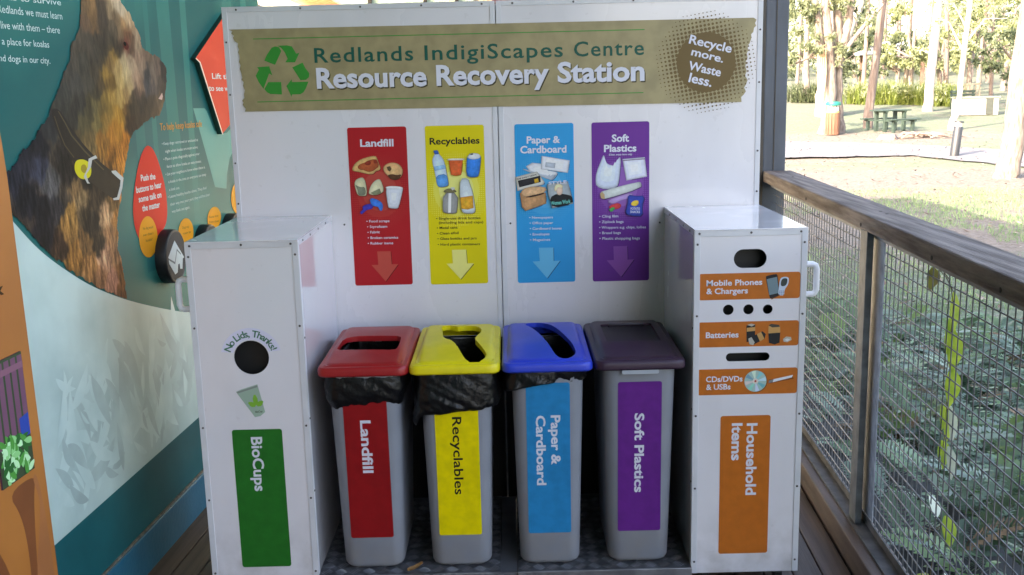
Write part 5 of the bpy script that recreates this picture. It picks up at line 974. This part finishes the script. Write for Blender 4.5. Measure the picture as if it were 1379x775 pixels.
def crown(spec, seed, m_, parent, org, size, name='crown', aspect=.3, droop=.5):
    """spec: list of (x,y,z,r,n) masses; each is broken into sprays"""
    g = np.random.default_rng(seed); Vs = []; Fs = []; off = 0
    for x, y, z, r, n_ in spec:
        k = max(6, int(10 * r)); cs = g.normal(size=(k, 3)); cs /= np.linalg.norm(cs, axis=1)[:, None]; cs *= (g.random((k, 1)) ** .5) * r; cs += [x, y, z]
        V, F = leaves(cs, g.uniform(.18, .42, k) * max(r * .6, .6), n_, size, droop, int(g.integers(1e6)), .8, aspect); Vs.append(V); Fs.append(F + off); off += len(V)
    V = np.concatenate(Vs) - np.array(org); return raw(name, V, np.concatenate(Fs), m_, parent)
def tree(label, px, py, stems, bark, spec, m_, seed, size=.16, name='gum_tree', group=None, aspect=.3, droop=.5, crown_m=None):
    z0 = gh(px, py); org = (px, py, z0); t = thing(name, org, label, 'tree', group)
    b = MB(org)
    rn = random.Random(seed)
    for st in stems:
        P, R = [], []
        for i in range(len(st) - 1):
            a, c_ = st[i], st[i + 1]
            for q in range(4):
                f_ = q / 4; P.append(Vector((a[0] + (c_[0] - a[0]) * f_ + rn.uniform(-1, 1) * a[3] * .12, a[1] + (c_[1] - a[1]) * f_ + rn.uniform(-1, 1) * a[3] * .12, a[2] + (c_[2] - a[2]) * f_))); R.append((a[3] + (c_[3] - a[3]) * f_) * rn.uniform(.93, 1.07))
        P.append(Vector(st[-1][:3])); R.append(st[-1][3]); b.tube(P, R, 14)
    b.build('trunk', barks[bark], t, smooth=70)
    if spec: crown(spec, seed, m_, t, org, size, aspect=aspect, droop=droop)
    return t
def strm(x, y, r, h, lx=0, ly=0, top=.6):
    z0 = gh(x, y); return [(x, y, z0 - .15, r * 1.25), (x + lx * .08, y, z0 + h * .07, r * 1.02), (x + lx * .5, y + ly * .5, z0 + h * .5, r * (1 + top) / 2), (x + lx, y + ly, z0 + h, r * top)]
# 1 big multi-stemmed gum near the timber bin
x, y = 12.05, 38.3; z = gh(x, y)
tree('multi-stemmed gum with a pale trunk and hanging bark behind the timber-clad bin', x, y, [
    [(x - .10, y, z - .1, .42), (x - .12, y, z + .8, .26), (x - .15, y, z + 2.2, .20), (x - .25, y, z + 3.6, .17), (x - .6, y, z + 6, .14), (x - 1.2, y + .4, z + 11, .09)],
    [(x + .26, y + .3, z - .1, .34), (x + .24, y + .3, z + 1.2, .20), (x + .22, y + .3, z + 3, .17), (x + .05, y + .3, z + 5.5, .14), (x + .3, y + .3, z + 11, .08)],
    [(x - .1, y, z + 1.9, .16), (x - .55, y, z + 3.2, .15), (x - .8, y, z + 5, .13), (x - 1.0, y, z + 9, .08)],
    [(x + .2, y + .2, z + 2.4, .15), (x + .5, y, z + 4, .13), (x + .7, y, z + 9, .07)],
    [(x + .3, y, z + 2.9, .09), (x + 1.0, y, z + 3.8, .07), (x + 1.7, y, z + 4.6, .05)],
    [(x - .4, y, z + 3.2, .07), (x - 1.0, y, z + 2.75, .05), (x - 1.6, y, z + 2.5, .03)]], 'rough',
    [(x - 1.3, y, z + 4.4, 1.0, 1300), (x - .5, y - .3, z + 3.6, .7, 520), (x + .1, y - .4, z + 2.9, .45, 260), (x + .1, y, z + 5.0, .8, 600), (x + .9, y, z + 4.4, .7, 260), (x - 1.7, y, z + 3.2, .7, 480), (x - 1, y, z + 9, 3, 2600), (x + 2, y + 1, z + 10, 2.5, 1500), (x - 1.5, y, z + 6, 1.5, 1200)], gum[0], 21, .17)
b = MB((x - .55, y - .3, z + 1.2)); rn = random.Random(2)
hb_ = thing('hanging_bark', (x - .55, y - .3, z + 1.2), 'strips of peeled tan bark hanging against the multi-stemmed gum', 'bark')
for k_ in range(5):
    q0 = x - .72 + .07 * k_; b.tube([(q0, y - .35, z + 3.0 + rn.random() * .2), (q0 + .02, y - .38, z + 2.2), (q0 + rn.uniform(-.04, .04), y - .4, z + 1.25 + rn.random() * .4)], [.02, .035, .012], 5)
b.build('strip', mat('peeled_bark', (.42, .28, .16), .8, .2, 5), hb_)
# 2 straight pinkish trunk
tree('straight bare pinkish trunk right of the timber bin, leaning slightly right', 14.0, 40.2, [strm(14.0, 40.2, .165, 12, 1.05, 0, .8)], 'pink', [(15.5, 40.2, 11.5, 1.8, 900)], gum[0], 22)
tree('bright pale trunk standing in front of the yellow-green clumps', 19.4, 47.7, [strm(19.4, 47.7, .20, 13, .6, 0, .75), [(19.75, 47.7, 7, .1), (21, 47.7, 9, .08), (22, 47.7, 12, .05)]], 'pale', [(20.6, 47.7, 7.6, 1.6, 900), (19.6, 47.7, 11, 2, 900)], gum[1], 23)
x, y = 16.55, 38.2; z = gh(x, y)
tree('thin crooked pale trunk beside the dark bollard', x, y, [[(x - .10, y, z - .1, .17), (x - .05, y, z + .35, .13), (x + .14, y, z + .75, .10), (x + .14, y, z + 1.6, .10), (x + .22, y, z + 3, .10), (x + .30, y, z + 4.2, .09), (x + .4, y, z + 6, .07), (x + .2, y, z + 9, .05)], [(x + .15, y, z + 2.9, .05), (x - .4, y, z + 3.9, .03), (x - 1.2, y, z + 4.2, .015)], [(x + .2, y, z + 3.1, .05), (x + .9, y, z + 4.0, .03), (x + 1.7, y, z + 4.0, .012)], [(x + .25, y, z + 3.7, .04), (x - .3, y, z + 4.6, .02)]], 'pale', [(x - .7, y, z + 4.3, .8, 160), (x + 1.2, y, z + 4.0, .8, 200), (x + .3, y, z + 7.5, 2, 1000)], gum[1], 24, .15)
x, y = 10.95, 22.3; z = gh(x, y)
tree('big near pale trunk with flaking rough bark at the right edge of the lawn', x, y, [[(x - .06, y, z - .1, .30), (x - .03, y, z + .25, .245), (x, y, z + .9, .225), (x + .06, y, z + 2.1, .20), (x + .20, y, z + 4, .185), (x + .5, y, z + 9, .14)]], 'rough', [(x + .6, y, z + 9, 2.5, 1500)], gum[0], 25)
x, y = 13.7, 46.5; z = gh(x, y)
tree('broad pale forked gum trunk behind the multi-stemmed gum', x + .7, y, [[(x + .7, y, z - .2, .62), (x + .7, y, z + 1.2, .5), (x + .85, y, z + 3.0, .42), (x + .6, y, z + 5, .3), (x + .4, y, z + 9, .2)], [(x + .9, y, z + 2.6, .3), (x + 1.9, y, z + 4.6, .2), (x + 2.9, y, z + 8, .12)]], 'pale', [(x + .5, y, z + 7, 2.2, 1400), (x + 2.8, y, z + 6.5, 1.6, 700)], gum[1], 26, .18)
# slim further trunks
for k_, (px_, Yd, r_, lx, lab) in enumerate(((1072, 60, .10, .3, 'slim dark trunk by the tall post, far left of the park'), (1086, 56, .16, -.4, 'leaning brown trunk in the shade left of the timber bin'), (1160, 62, .13, .2, 'slim far trunk between the forked gum and the pinkish trunk'), (1216, 66, .15, .3, 'short thick far trunk under the little shelter'), (1270, 60, .14, -.4, 'far thin trunk rising behind the rail fence'), (1312, 64, .14, .5, 'far slim trunk behind the cabinet'), (1330, 58, .10, -.3, 'pale far sapling right of the cabinet'))):
    x = (px_ - 689) / 1372 * Yd; tree(lab, x, Yd, [strm(x, Yd, r_, 11, lx, 0, .6)], 'rough' if k_ % 2 else 'pink', [(x, Yd, 9, 2.2, 700)], gum[k_ % 3], 40 + k_, .2)
# middle-distance trees and bushes with crowns
def Xp(px_, Yd): return (px_ - 689.) / 1372 * Yd
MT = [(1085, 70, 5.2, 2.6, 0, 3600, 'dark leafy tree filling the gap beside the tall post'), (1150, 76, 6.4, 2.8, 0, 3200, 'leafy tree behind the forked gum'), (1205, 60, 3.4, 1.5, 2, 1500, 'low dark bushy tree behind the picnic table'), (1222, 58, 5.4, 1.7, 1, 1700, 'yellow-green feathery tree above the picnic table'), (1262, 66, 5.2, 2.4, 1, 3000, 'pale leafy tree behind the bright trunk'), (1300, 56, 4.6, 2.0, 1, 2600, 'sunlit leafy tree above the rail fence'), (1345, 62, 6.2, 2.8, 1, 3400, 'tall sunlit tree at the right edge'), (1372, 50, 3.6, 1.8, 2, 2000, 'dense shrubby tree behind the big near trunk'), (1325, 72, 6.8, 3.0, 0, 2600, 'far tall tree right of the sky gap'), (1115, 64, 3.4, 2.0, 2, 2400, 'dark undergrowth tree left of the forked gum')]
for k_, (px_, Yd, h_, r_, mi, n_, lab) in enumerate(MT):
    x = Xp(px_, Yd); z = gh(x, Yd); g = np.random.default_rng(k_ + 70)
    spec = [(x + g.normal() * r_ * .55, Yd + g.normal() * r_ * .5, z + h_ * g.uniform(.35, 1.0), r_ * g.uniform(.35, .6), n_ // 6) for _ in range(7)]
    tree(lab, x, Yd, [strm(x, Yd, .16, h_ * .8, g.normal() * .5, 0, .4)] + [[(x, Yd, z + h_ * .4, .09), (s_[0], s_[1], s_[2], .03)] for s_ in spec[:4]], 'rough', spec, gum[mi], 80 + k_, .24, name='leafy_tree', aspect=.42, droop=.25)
# far wood beyond
g = np.random.default_rng(5); cs = []; 
for _ in range(240):
    Yd = g.uniform(82, 110); px_ = g.uniform(1020, 1460); top = 6.5 if not 1185 < px_ < 1235 else 3.2; cs.append((Xp(px_, Yd), Yd, gh(0, Yd) - .4 + g.uniform(0, top)))
V, F = leaves(cs, g.uniform(1., 2.2, len(cs)), 26000, .34, .3, 9, .8, .5)
fw_ = raw('far_wood', V, F, [gum[0], gum[1], gum[2]], None, midx=g.integers(0, 3, len(F))); fw_['kind'] = 'stuff'
b = MB()
for _ in range(26):
    Yd = g.uniform(80, 100); x = Xp(g.uniform(1040, 1440), Yd); b.tube([(x, Yd, gh(0, Yd) - .3), (x + g.normal() * .3, Yd, gh(0, Yd) + 12)], [.16, .1], 6)
b.build('far_trunks', barks['pink'])['kind'] = 'stuff'
# strappy clumps (lomandra) along the garden bed
def clump(x, y, n_, L, spread, m_, label, name='strap_leaf_clump', grp='strap-leaved clumps in the garden bed'):
    z = gh(x, y); t = thing(name, (x, y, z), label, 'plant', grp); g = np.random.default_rng(int(x * 100)); V = []; F = []
    for i in range(n_):
        a = g.uniform(0, 6.283); e_ = g.uniform(.1, 1.0); l = L * g.uniform(.6, 1.15); bx_, by_ = g.normal() * spread * .35, g.normal() * spread * .35; wd = .022
        dx, dy = math.cos(a), math.sin(a); o = len(V)
        for t_ in (0, .35, .7, 1):
            r_ = l * e_ * t_ * .75; h_ = l * (t_ - .5 * e_ * t_ * t_); ww = wd * (1 - t_ * .8)
            V += [(bx_ + dx * r_ - dy * ww, by_ + dy * r_ + dx * ww, h_), (bx_ + dx * r_ + dy * ww, by_ + dy * r_ - dx * ww, h_)]
        F += [(o + 2 * q, o + 2 * q + 1, o + 2 * q + 3, o + 2 * q + 2) for q in range(3)]
    raw('foliage', np.array(V), np.array(F), m_, t)
    cs = [(g.normal() * spread * .4, g.normal() * spread * .3, L * g.uniform(.2, .62)) for _ in range(9)]
    V2, F2 = leaves(cs, [L * .3] * 9, 420, .22, -.35, int(x * 10), .8, .3); raw('leafy_growth', V2, F2, gum[1] if m_ is strap else gum[2], t, kind='stuff'); return t
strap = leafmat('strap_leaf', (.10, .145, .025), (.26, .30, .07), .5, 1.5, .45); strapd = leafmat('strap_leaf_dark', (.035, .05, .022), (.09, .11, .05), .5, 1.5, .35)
spots = [(1153, 54, 'yellow-green clump just left of the pinkish trunk'), (1176, 53, 'yellow-green clump just right of the pinkish trunk'), (1192, 53.5, 'bright clump behind the left half of the picnic table'), (1207, 52.5, 'bright clump behind the right half of the picnic table'), (1222, 53, 'tall bright clump in the middle of the bed'), (1236, 52, 'bright clump left of the bright pale trunk'), (1262, 51, 'yellow-green clump right of the bright pale trunk'), (1276, 50.5, 'yellow-green clump at the right end of the bed')]
for px_, Yd, lab in spots: clump(Xp(px_, Yd), Yd, 260, 1.3, 1.0, strap, lab)
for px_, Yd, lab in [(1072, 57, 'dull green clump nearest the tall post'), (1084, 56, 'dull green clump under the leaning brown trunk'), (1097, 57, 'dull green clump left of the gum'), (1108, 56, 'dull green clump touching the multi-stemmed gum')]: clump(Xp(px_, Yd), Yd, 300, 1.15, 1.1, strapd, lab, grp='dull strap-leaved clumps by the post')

# timber clad bin
x, y = 11.85, 37.6; z = gh(x, y)
t = thing('park_bin', (x, y, z), 'round brown timber-clad park bin with a teal lid under the gum', 'bin')
cir = lambda r, zz, n_=24: [(r * math.cos(2 * math.pi * k_ / n_), r * math.sin(2 * math.pi * k_ / n_), zz) for k_ in range(n_)]
b = MB()
b.loft([cir(.22, 0), cir(.22, .78)]); b.build('drum', mat('bin_brown_core', (.12, .06, .035), .8), t, smooth=40)
sm = None; st_m = mat('red_brown_slat', (.13, .06, .035), .8, .3, 3, stretch=(6, 6, 1))
for k_ in range(14):
    a = 2 * math.pi * k_ / 14
    if sm is None: sm = MB().box(.222, .25, -.046, .046, .01, .80).build('slat', st_m, None, data_only=True)
    o = link('slat', sm, t, bevel=.004); o.rotation_euler = (0, 0, a)
MB().loft([cir(.20, .78), cir(.215, .87)]).build('yellow_rim', mat('bin_yellow', (.62, .60, .16), .5), t, smooth=40)
for k_ in range(4): a = .8 + k_ * 1.571; MB().tube([(.18 * math.cos(a), .18 * math.sin(a), .8), (.18 * math.cos(a), .18 * math.sin(a), 1.08)], .018, 8).build('lid_support', mat('white_bag', (.6, .6, .58), .6), t)
MB().loft([cir(.17, .84), cir(.185, 1.0)]).build('bin_bag', mat('white_bag', (.6, .6, .58), .6), t, smooth=40)
MB().loft([cir(.265, 1.06), cir(.275, 1.09), cir(.26, 1.18), cir(.14, 1.205)]).build('lid', mat('teal_lid', (.005, .14, .11), .4), t, smooth=40)

# picnic table
gp = mat('green_painted_timber', (.016, .030, .022), .6, .25, 5, rgb2=(.03, .052, .04))
def picnic(x, y, label, rz=0.32):
    z = gh(x, y); t = thing('picnic_table', (x, y, z), label, 'picnic table', rz=rz)
    tm = MB().box(-.66, .66, 0, .14, .0, .045).build('tabletop_plank', gp, None, data_only=True)
    for k_ in range(5): o = link('tabletop_plank', tm, t, bevel=.006); o.location = (0, -.365 + k_ * .148, .74)
    for sgn in (-1, 1):
        for q in range(2): o = link('seat_plank', tm, t, bevel=.006); o.location = (0, sgn * .78 - .14 + q * .146 - .005, .42)
    for xx in (-.42, .42):
        for sgn in (-1, 1): MB().box(xx - .06, xx + .06, sgn * .25 - .055, sgn * .25 + .055, -.05, .69).build('leg', gp, t, bevel=.006)
        for sgn in (-1, 1): MB().box(xx - .055, xx + .055, sgn * .74 - .05, sgn * .74 + .05, -.05, .36).build('seat_leg', gp, t, bevel=.006)
        MB().box(xx - .045, xx + .045, -.9, .9, .362, .418).build('seat_bearer', gp, t); MB().box(xx - .045, xx + .045, -.36, .36, .692, .738).build('top_bearer', gp, t)
    return t
picnic(14.35, 38.7, 'green picnic table with attached benches right of the pinkish trunk')
# stump and roots
t = thing('tree_stump', (12.95, 35.0, gh(13, 35)), 'low grey cut stump in the bare soil in front of the picnic table', 'stump')
MB().loft([[(r * (1 + .15 * math.sin(3 * a) + .1 * math.sin(5 * a + 1)) * math.cos(a), r * math.sin(a), zz) for a in [2 * math.pi * k_ / 18 for k_ in range(18)]] for r, zz in ((.38, -.05), (.27, .10), (.24, .17), (.22, .175))]).build('stump_wood', barks['pink'], t, smooth=40)
t = thing('exposed_roots', (13.9, 35.2, gh(14, 35)), 'tangle of exposed roots and twigs on the soil right of the stump', 'roots')
b = MB(); rn = random.Random(8)
for k_ in range(16):
    a = rn.uniform(-.6, .5); L = rn.uniform(.7, 1.7); x0, y0 = rn.uniform(-.8, .3), rn.uniform(-.7, .7)
    b.tube([(x0 + L * q / 5 * math.cos(a), y0 + L * q / 5 * math.sin(a) + rn.uniform(-.08, .08), .04 + rn.uniform(0, .16) * (q % 5 != 0)) for q in range(6)], [.035, .04, .035, .03, .02, .012], 6)
b.build('root', barks['pink'], t, smooth=60)
# bollard light
x, y = 12.40, 28.5; z = gh(x, y)
t = thing('path_bollard', (x, y, z), 'dark grey bollard light leaning beside the path', 'bollard'); t.rotation_euler = (0, math.radians(5), 0)
b = MB(); b.loft([cir(.12, -.05), cir(.125, .84), cir(.118, .85)]); b.build('bollard_shaft', mat('dark_grey_powdercoat', (.02, .022, .026), .5), t, smooth=40)
MB().loft([cir(.085, .85), cir(.085, .96)]).build('lens', mat('frosted_lens', (.72, .72, .70), .4), t, smooth=40); MB().loft([cir(.125, .96), cir(.13, .975), cir(.12, 1.0)]).build('cap', mat('dark_grey_powdercoat', (.02, .022, .026), .5), t, smooth=40)
MB().box(-.2, .2, -.2, .2, -.06, .03).build('footing', pathm, t)
# barbecue cabinet, bench, rail fence, shelter
x, y = 20.4, 45.1; z = gh(x, y); t = thing('barbecue_cabinet', (x, y, z), 'pale box-shaped barbecue cabinet with a dark open end', 'cabinet')
MB().box(-.85, .85, -.4, .4, 0, .72).build('cabinet_body', mat('pale_render', (.36, .34, .31), .8, .08), t, bevel=.01); MB().box(-.9, .9, -.45, .45, .722, .79).build('bench_top', mat('grey_green_top', (.16, .18, .14), .5), t, bevel=.008)
MB().box(.30, .62, -.42, -.402, .02, .70).build('door', mat('dark_door', (.05, .055, .045), .5), t)
x, y = 21.5, 48.6; z = gh(x, y); t = thing('park_bench', (x, y, z), 'small green bench seen past the left side of the barbecue cabinet', 'bench')
for k_ in range(3): MB().box(-.6, .6, -.25 + k_ * .16, -.12 + k_ * .16, .42, .46).build('seat_slat', gp, t)
for k_ in range(2): MB().box(-.6, .6, .27, .30, .6 + k_ * .15, .71 + k_ * .15).build('back_slat', gp, t)
for xx in (-.5, .5): MB().box(xx - .04, xx + .04, -.2, .26, 0, .418).build('leg', gp, t); MB().box(xx - .03, xx + .03, .301, .35, 0, .88).build('back_post', gp, t)
x, y = 24.2, 54.5; z = gh(x, y); t = thing('rail_fence', (x, y, z), 'pale timber picket fence behind the bench', 'fence')
fm_ = mat('pale_fence_timber', (.20, .18, .14), .8, .15)
pk = MB().box(-.04, .04, -.02, .02, 0, .85).build('picket', fm_, None, data_only=True)
for k_ in range(9): o = link('picket', pk, t); o.location = (-.95 + k_ * .2, 0, 0)
for zz in (.25, .8): MB().box(-1.05, .75, .021, .06, zz, zz + .08).build('rail', fm_, t)
x, y = Xp(1196, 66), 66; z = gh(x, y); t = thing('park_shelter', (x, y, z), 'small open park shelter with a pale roof behind the picnic table', 'shelter')
for xx in (-1.5, 1.5):
    for yy in (-1.2, 1.2): MB().box(xx - .09, xx + .09, yy - .09, yy + .09, 0, 2.2).build('post', mat('brown_post', (.16, .10, .07), .7), t)
MB().add([(-2.1, -1.8, 2.2), (2.1, -1.8, 2.2), (2.1, 1.8, 2.2), (-2.1, 1.8, 2.2), (-.9, 0, 3.0), (.9, 0, 3.0)], [(0, 3, 2, 1), (0, 1, 5, 4), (1, 2, 5), (2, 3, 4, 5), (3, 0, 4)]).build('roof', mat('pale_roof', (.5, .48, .46), .5), t)

# shaded lawn close to the veranda: blades of grass
g = np.random.default_rng(3); n_ = 70000
gxx = g.uniform(1.7, 10, n_); gyy = 1.5 + 19 * g.random(n_) ** 1.3; keepm = (hnoise(gxx * 1.1, gyy * 1.1, 4) > .38); gxx, gyy = gxx[keepm], gyy[keepm]; n_ = len(gxx)
hh = g.uniform(.03, .10, n_); aa = g.uniform(0, 6.283, n_); lx_ = g.normal(size=n_) * .03; ly_ = g.normal(size=n_) * .03; ww = .006
V = np.stack([np.stack([gxx - np.cos(aa) * ww, gyy - np.sin(aa) * ww, np.full(n_, -.61)], 1), np.stack([gxx + np.cos(aa) * ww, gyy + np.sin(aa) * ww, np.full(n_, -.61)], 1), np.stack([gxx + lx_, gyy + ly_, -.6 + hh], 1)], 1).reshape(-1, 3)
go = raw('lawn_grass', V, np.arange(n_ * 3).reshape(-1, 3), leafmat('lawn_blade', (.11, .19, .08), (.22, .32, .14), .6, 1.2, .3)); tag(go, 'short green grass in the shade beyond the railing', 'grass', kind='stuff')
# ferny undergrowth against the veranda
fern_m = [leafmat('fern_green', (.045, .09, .045), (.16, .26, .13), .45, 2.5, .35), leafmat('fern_blue_green', (.09, .15, .10), (.25, .34, .25), .45, 2.5, .35), leafmat('broad_green', (.05, .12, .03), (.12, .24, .06), .4, 2.5, .35), leafmat('dead_frond', (.14, .09, .05), (.25, .18, .11), .7, 2.5, .2), leafmat('fresh_frond', (.09, .17, .05), (.17, .27, .09), .45, 2.5, .45)]
V = []; F = []; MI = []
for i in range(11500):
    u = g.uniform(-3.2, 4.2); d = .22 + g.random() ** 1.2 * 2.3; hgt = g.uniform(.03, .62) * (1 - .28 * max(0, d - .7)); base_ = np.array(RP(u, d, -.62)); a = g.uniform(0, 6.283); L = g.uniform(.12, .36); el = g.uniform(-.1, .9)
    dr = np.array([math.cos(a) * math.cos(el), math.sin(a) * math.cos(el), math.sin(el)]); sd_ = np.cross(dr, [0, 0, 1]); sd_ /= np.linalg.norm(sd_); st_ = base_ + [0, 0, hgt]; mi = int(g.integers(0, 10)); mi = 0 if mi < 4 else (1 if mi < 7 else (2 if mi < 9 else 3)); mi = 3 if (mi == 3 and g.random() < .5) else (4 if mi == 3 else mi)
    if mi == 2:
        for q in range(5):
            p0 = st_ + dr * L * q / 5; ld = dr * .6 + sd_ * (1 if q % 2 else -1) * .8 + np.array([0, 0, -.2]); ld /= np.linalg.norm(ld); w2 = np.cross(ld, [0, 0, 1]); w2 /= np.linalg.norm(w2); l = .055; o = len(V)
            V += [p0, p0 + ld * l * .4 + w2 * l * .28, p0 + ld * l, p0 + ld * l * .4 - w2 * l * .28]; F.append((o, o + 1, o + 2, o + 3)); MI.append(2)
    else:
        NL = 14
        for q in range(NL):
            t_ = (q + .5) / NL; p0 = st_ + dr * L * t_ - np.array([0, 0, .35 * L * t_ * t_]); l = L * .29 * math.sin(math.pi * (t_ * .8 + .15))
            for s_ in (-1, 1):
                ld = sd_ * s_ + dr * .45 + np.array([0, 0, -.12]); ld /= np.linalg.norm(ld); w2 = dr * .0115 * L / .3; o = len(V)
                V += [p0 - w2 * .3, p0 + ld * l * .5 + w2, p0 + ld * l, p0 + ld * l * .5 - w2]; F.append((o, o + 1, o + 2, o + 3)); MI.append(mi)
ug = raw('undergrowth', np.array(V), np.array(F), fern_m, None, midx=MI); tag(ug, 'ferny green undergrowth growing against the outside of the railing', 'undergrowth', kind='stuff')
b = MB()
for i in range(260):
    u = g.uniform(-3, 3); d = .3 + g.random() * 1.5; p0 = RP(u, d, -.62); b.tube([p0, p0 + Vector((g.normal() * .1, g.normal() * .1, g.uniform(.3, .6)))], .004, 4)
b.build('undergrowth_stems', mat('dry_stem', (.12, .09, .06), .8))['kind'] = 'stuff'

# fallen leaves: on the shaded soil by the veranda and over the lawn
def litter(n_, x0, x1, y0, y1, size, sd_, name, label, pw=1.):
    g = np.random.default_rng(sd_); x = g.uniform(x0, x1, n_); y = y0 + (y1 - y0) * g.random(n_) ** pw; z = np.where(y < 28, -.6, np.where(y < 38, -.6 + .25 * (y - 28) / 10, -.35 + (y - 38) * .045)) + .03 + g.random(n_) * .02
    a = g.uniform(0, 6.283, n_); L = size * g.uniform(.5, 1.3, n_); c, s_ = np.cos(a), np.sin(a); w_ = L * .16; tz = g.uniform(-.25, .35, n_) * L
    V = np.stack([np.stack([x - c * L / 2, y - s_ * L / 2, z], 1), np.stack([x + s_ * w_, y - c * w_, z + .01], 1), np.stack([x + c * L / 2, y + s_ * L / 2, z + np.abs(tz)], 1), np.stack([x - s_ * w_, y + c * w_, z + .004], 1)], 1).reshape(-1, 3)
    o = raw(name, V, np.arange(n_ * 4).reshape(-1, 4), [leafmat('litter_tan', (.16, .125, .09), (.28, .235, .18), .8, 3, .1), leafmat('litter_brown', (.07, .045, .03), (.16, .10, .065), .8, 3, .1)], None, midx=g.integers(0, 2, n_)); tag(o, label, 'leaf litter', kind='stuff')
litter(6500, 1.35, 4.2, .5, 7.5, .085, 31, 'leaf_litter', 'brown fallen leaves on the soil under the ferns by the railing', 1.)
litter(4500, 2, 18, 6, 38, .13, 32, 'lawn_leaf_litter', 'fallen leaves scattered over the lawn and bare ground', 1.2)
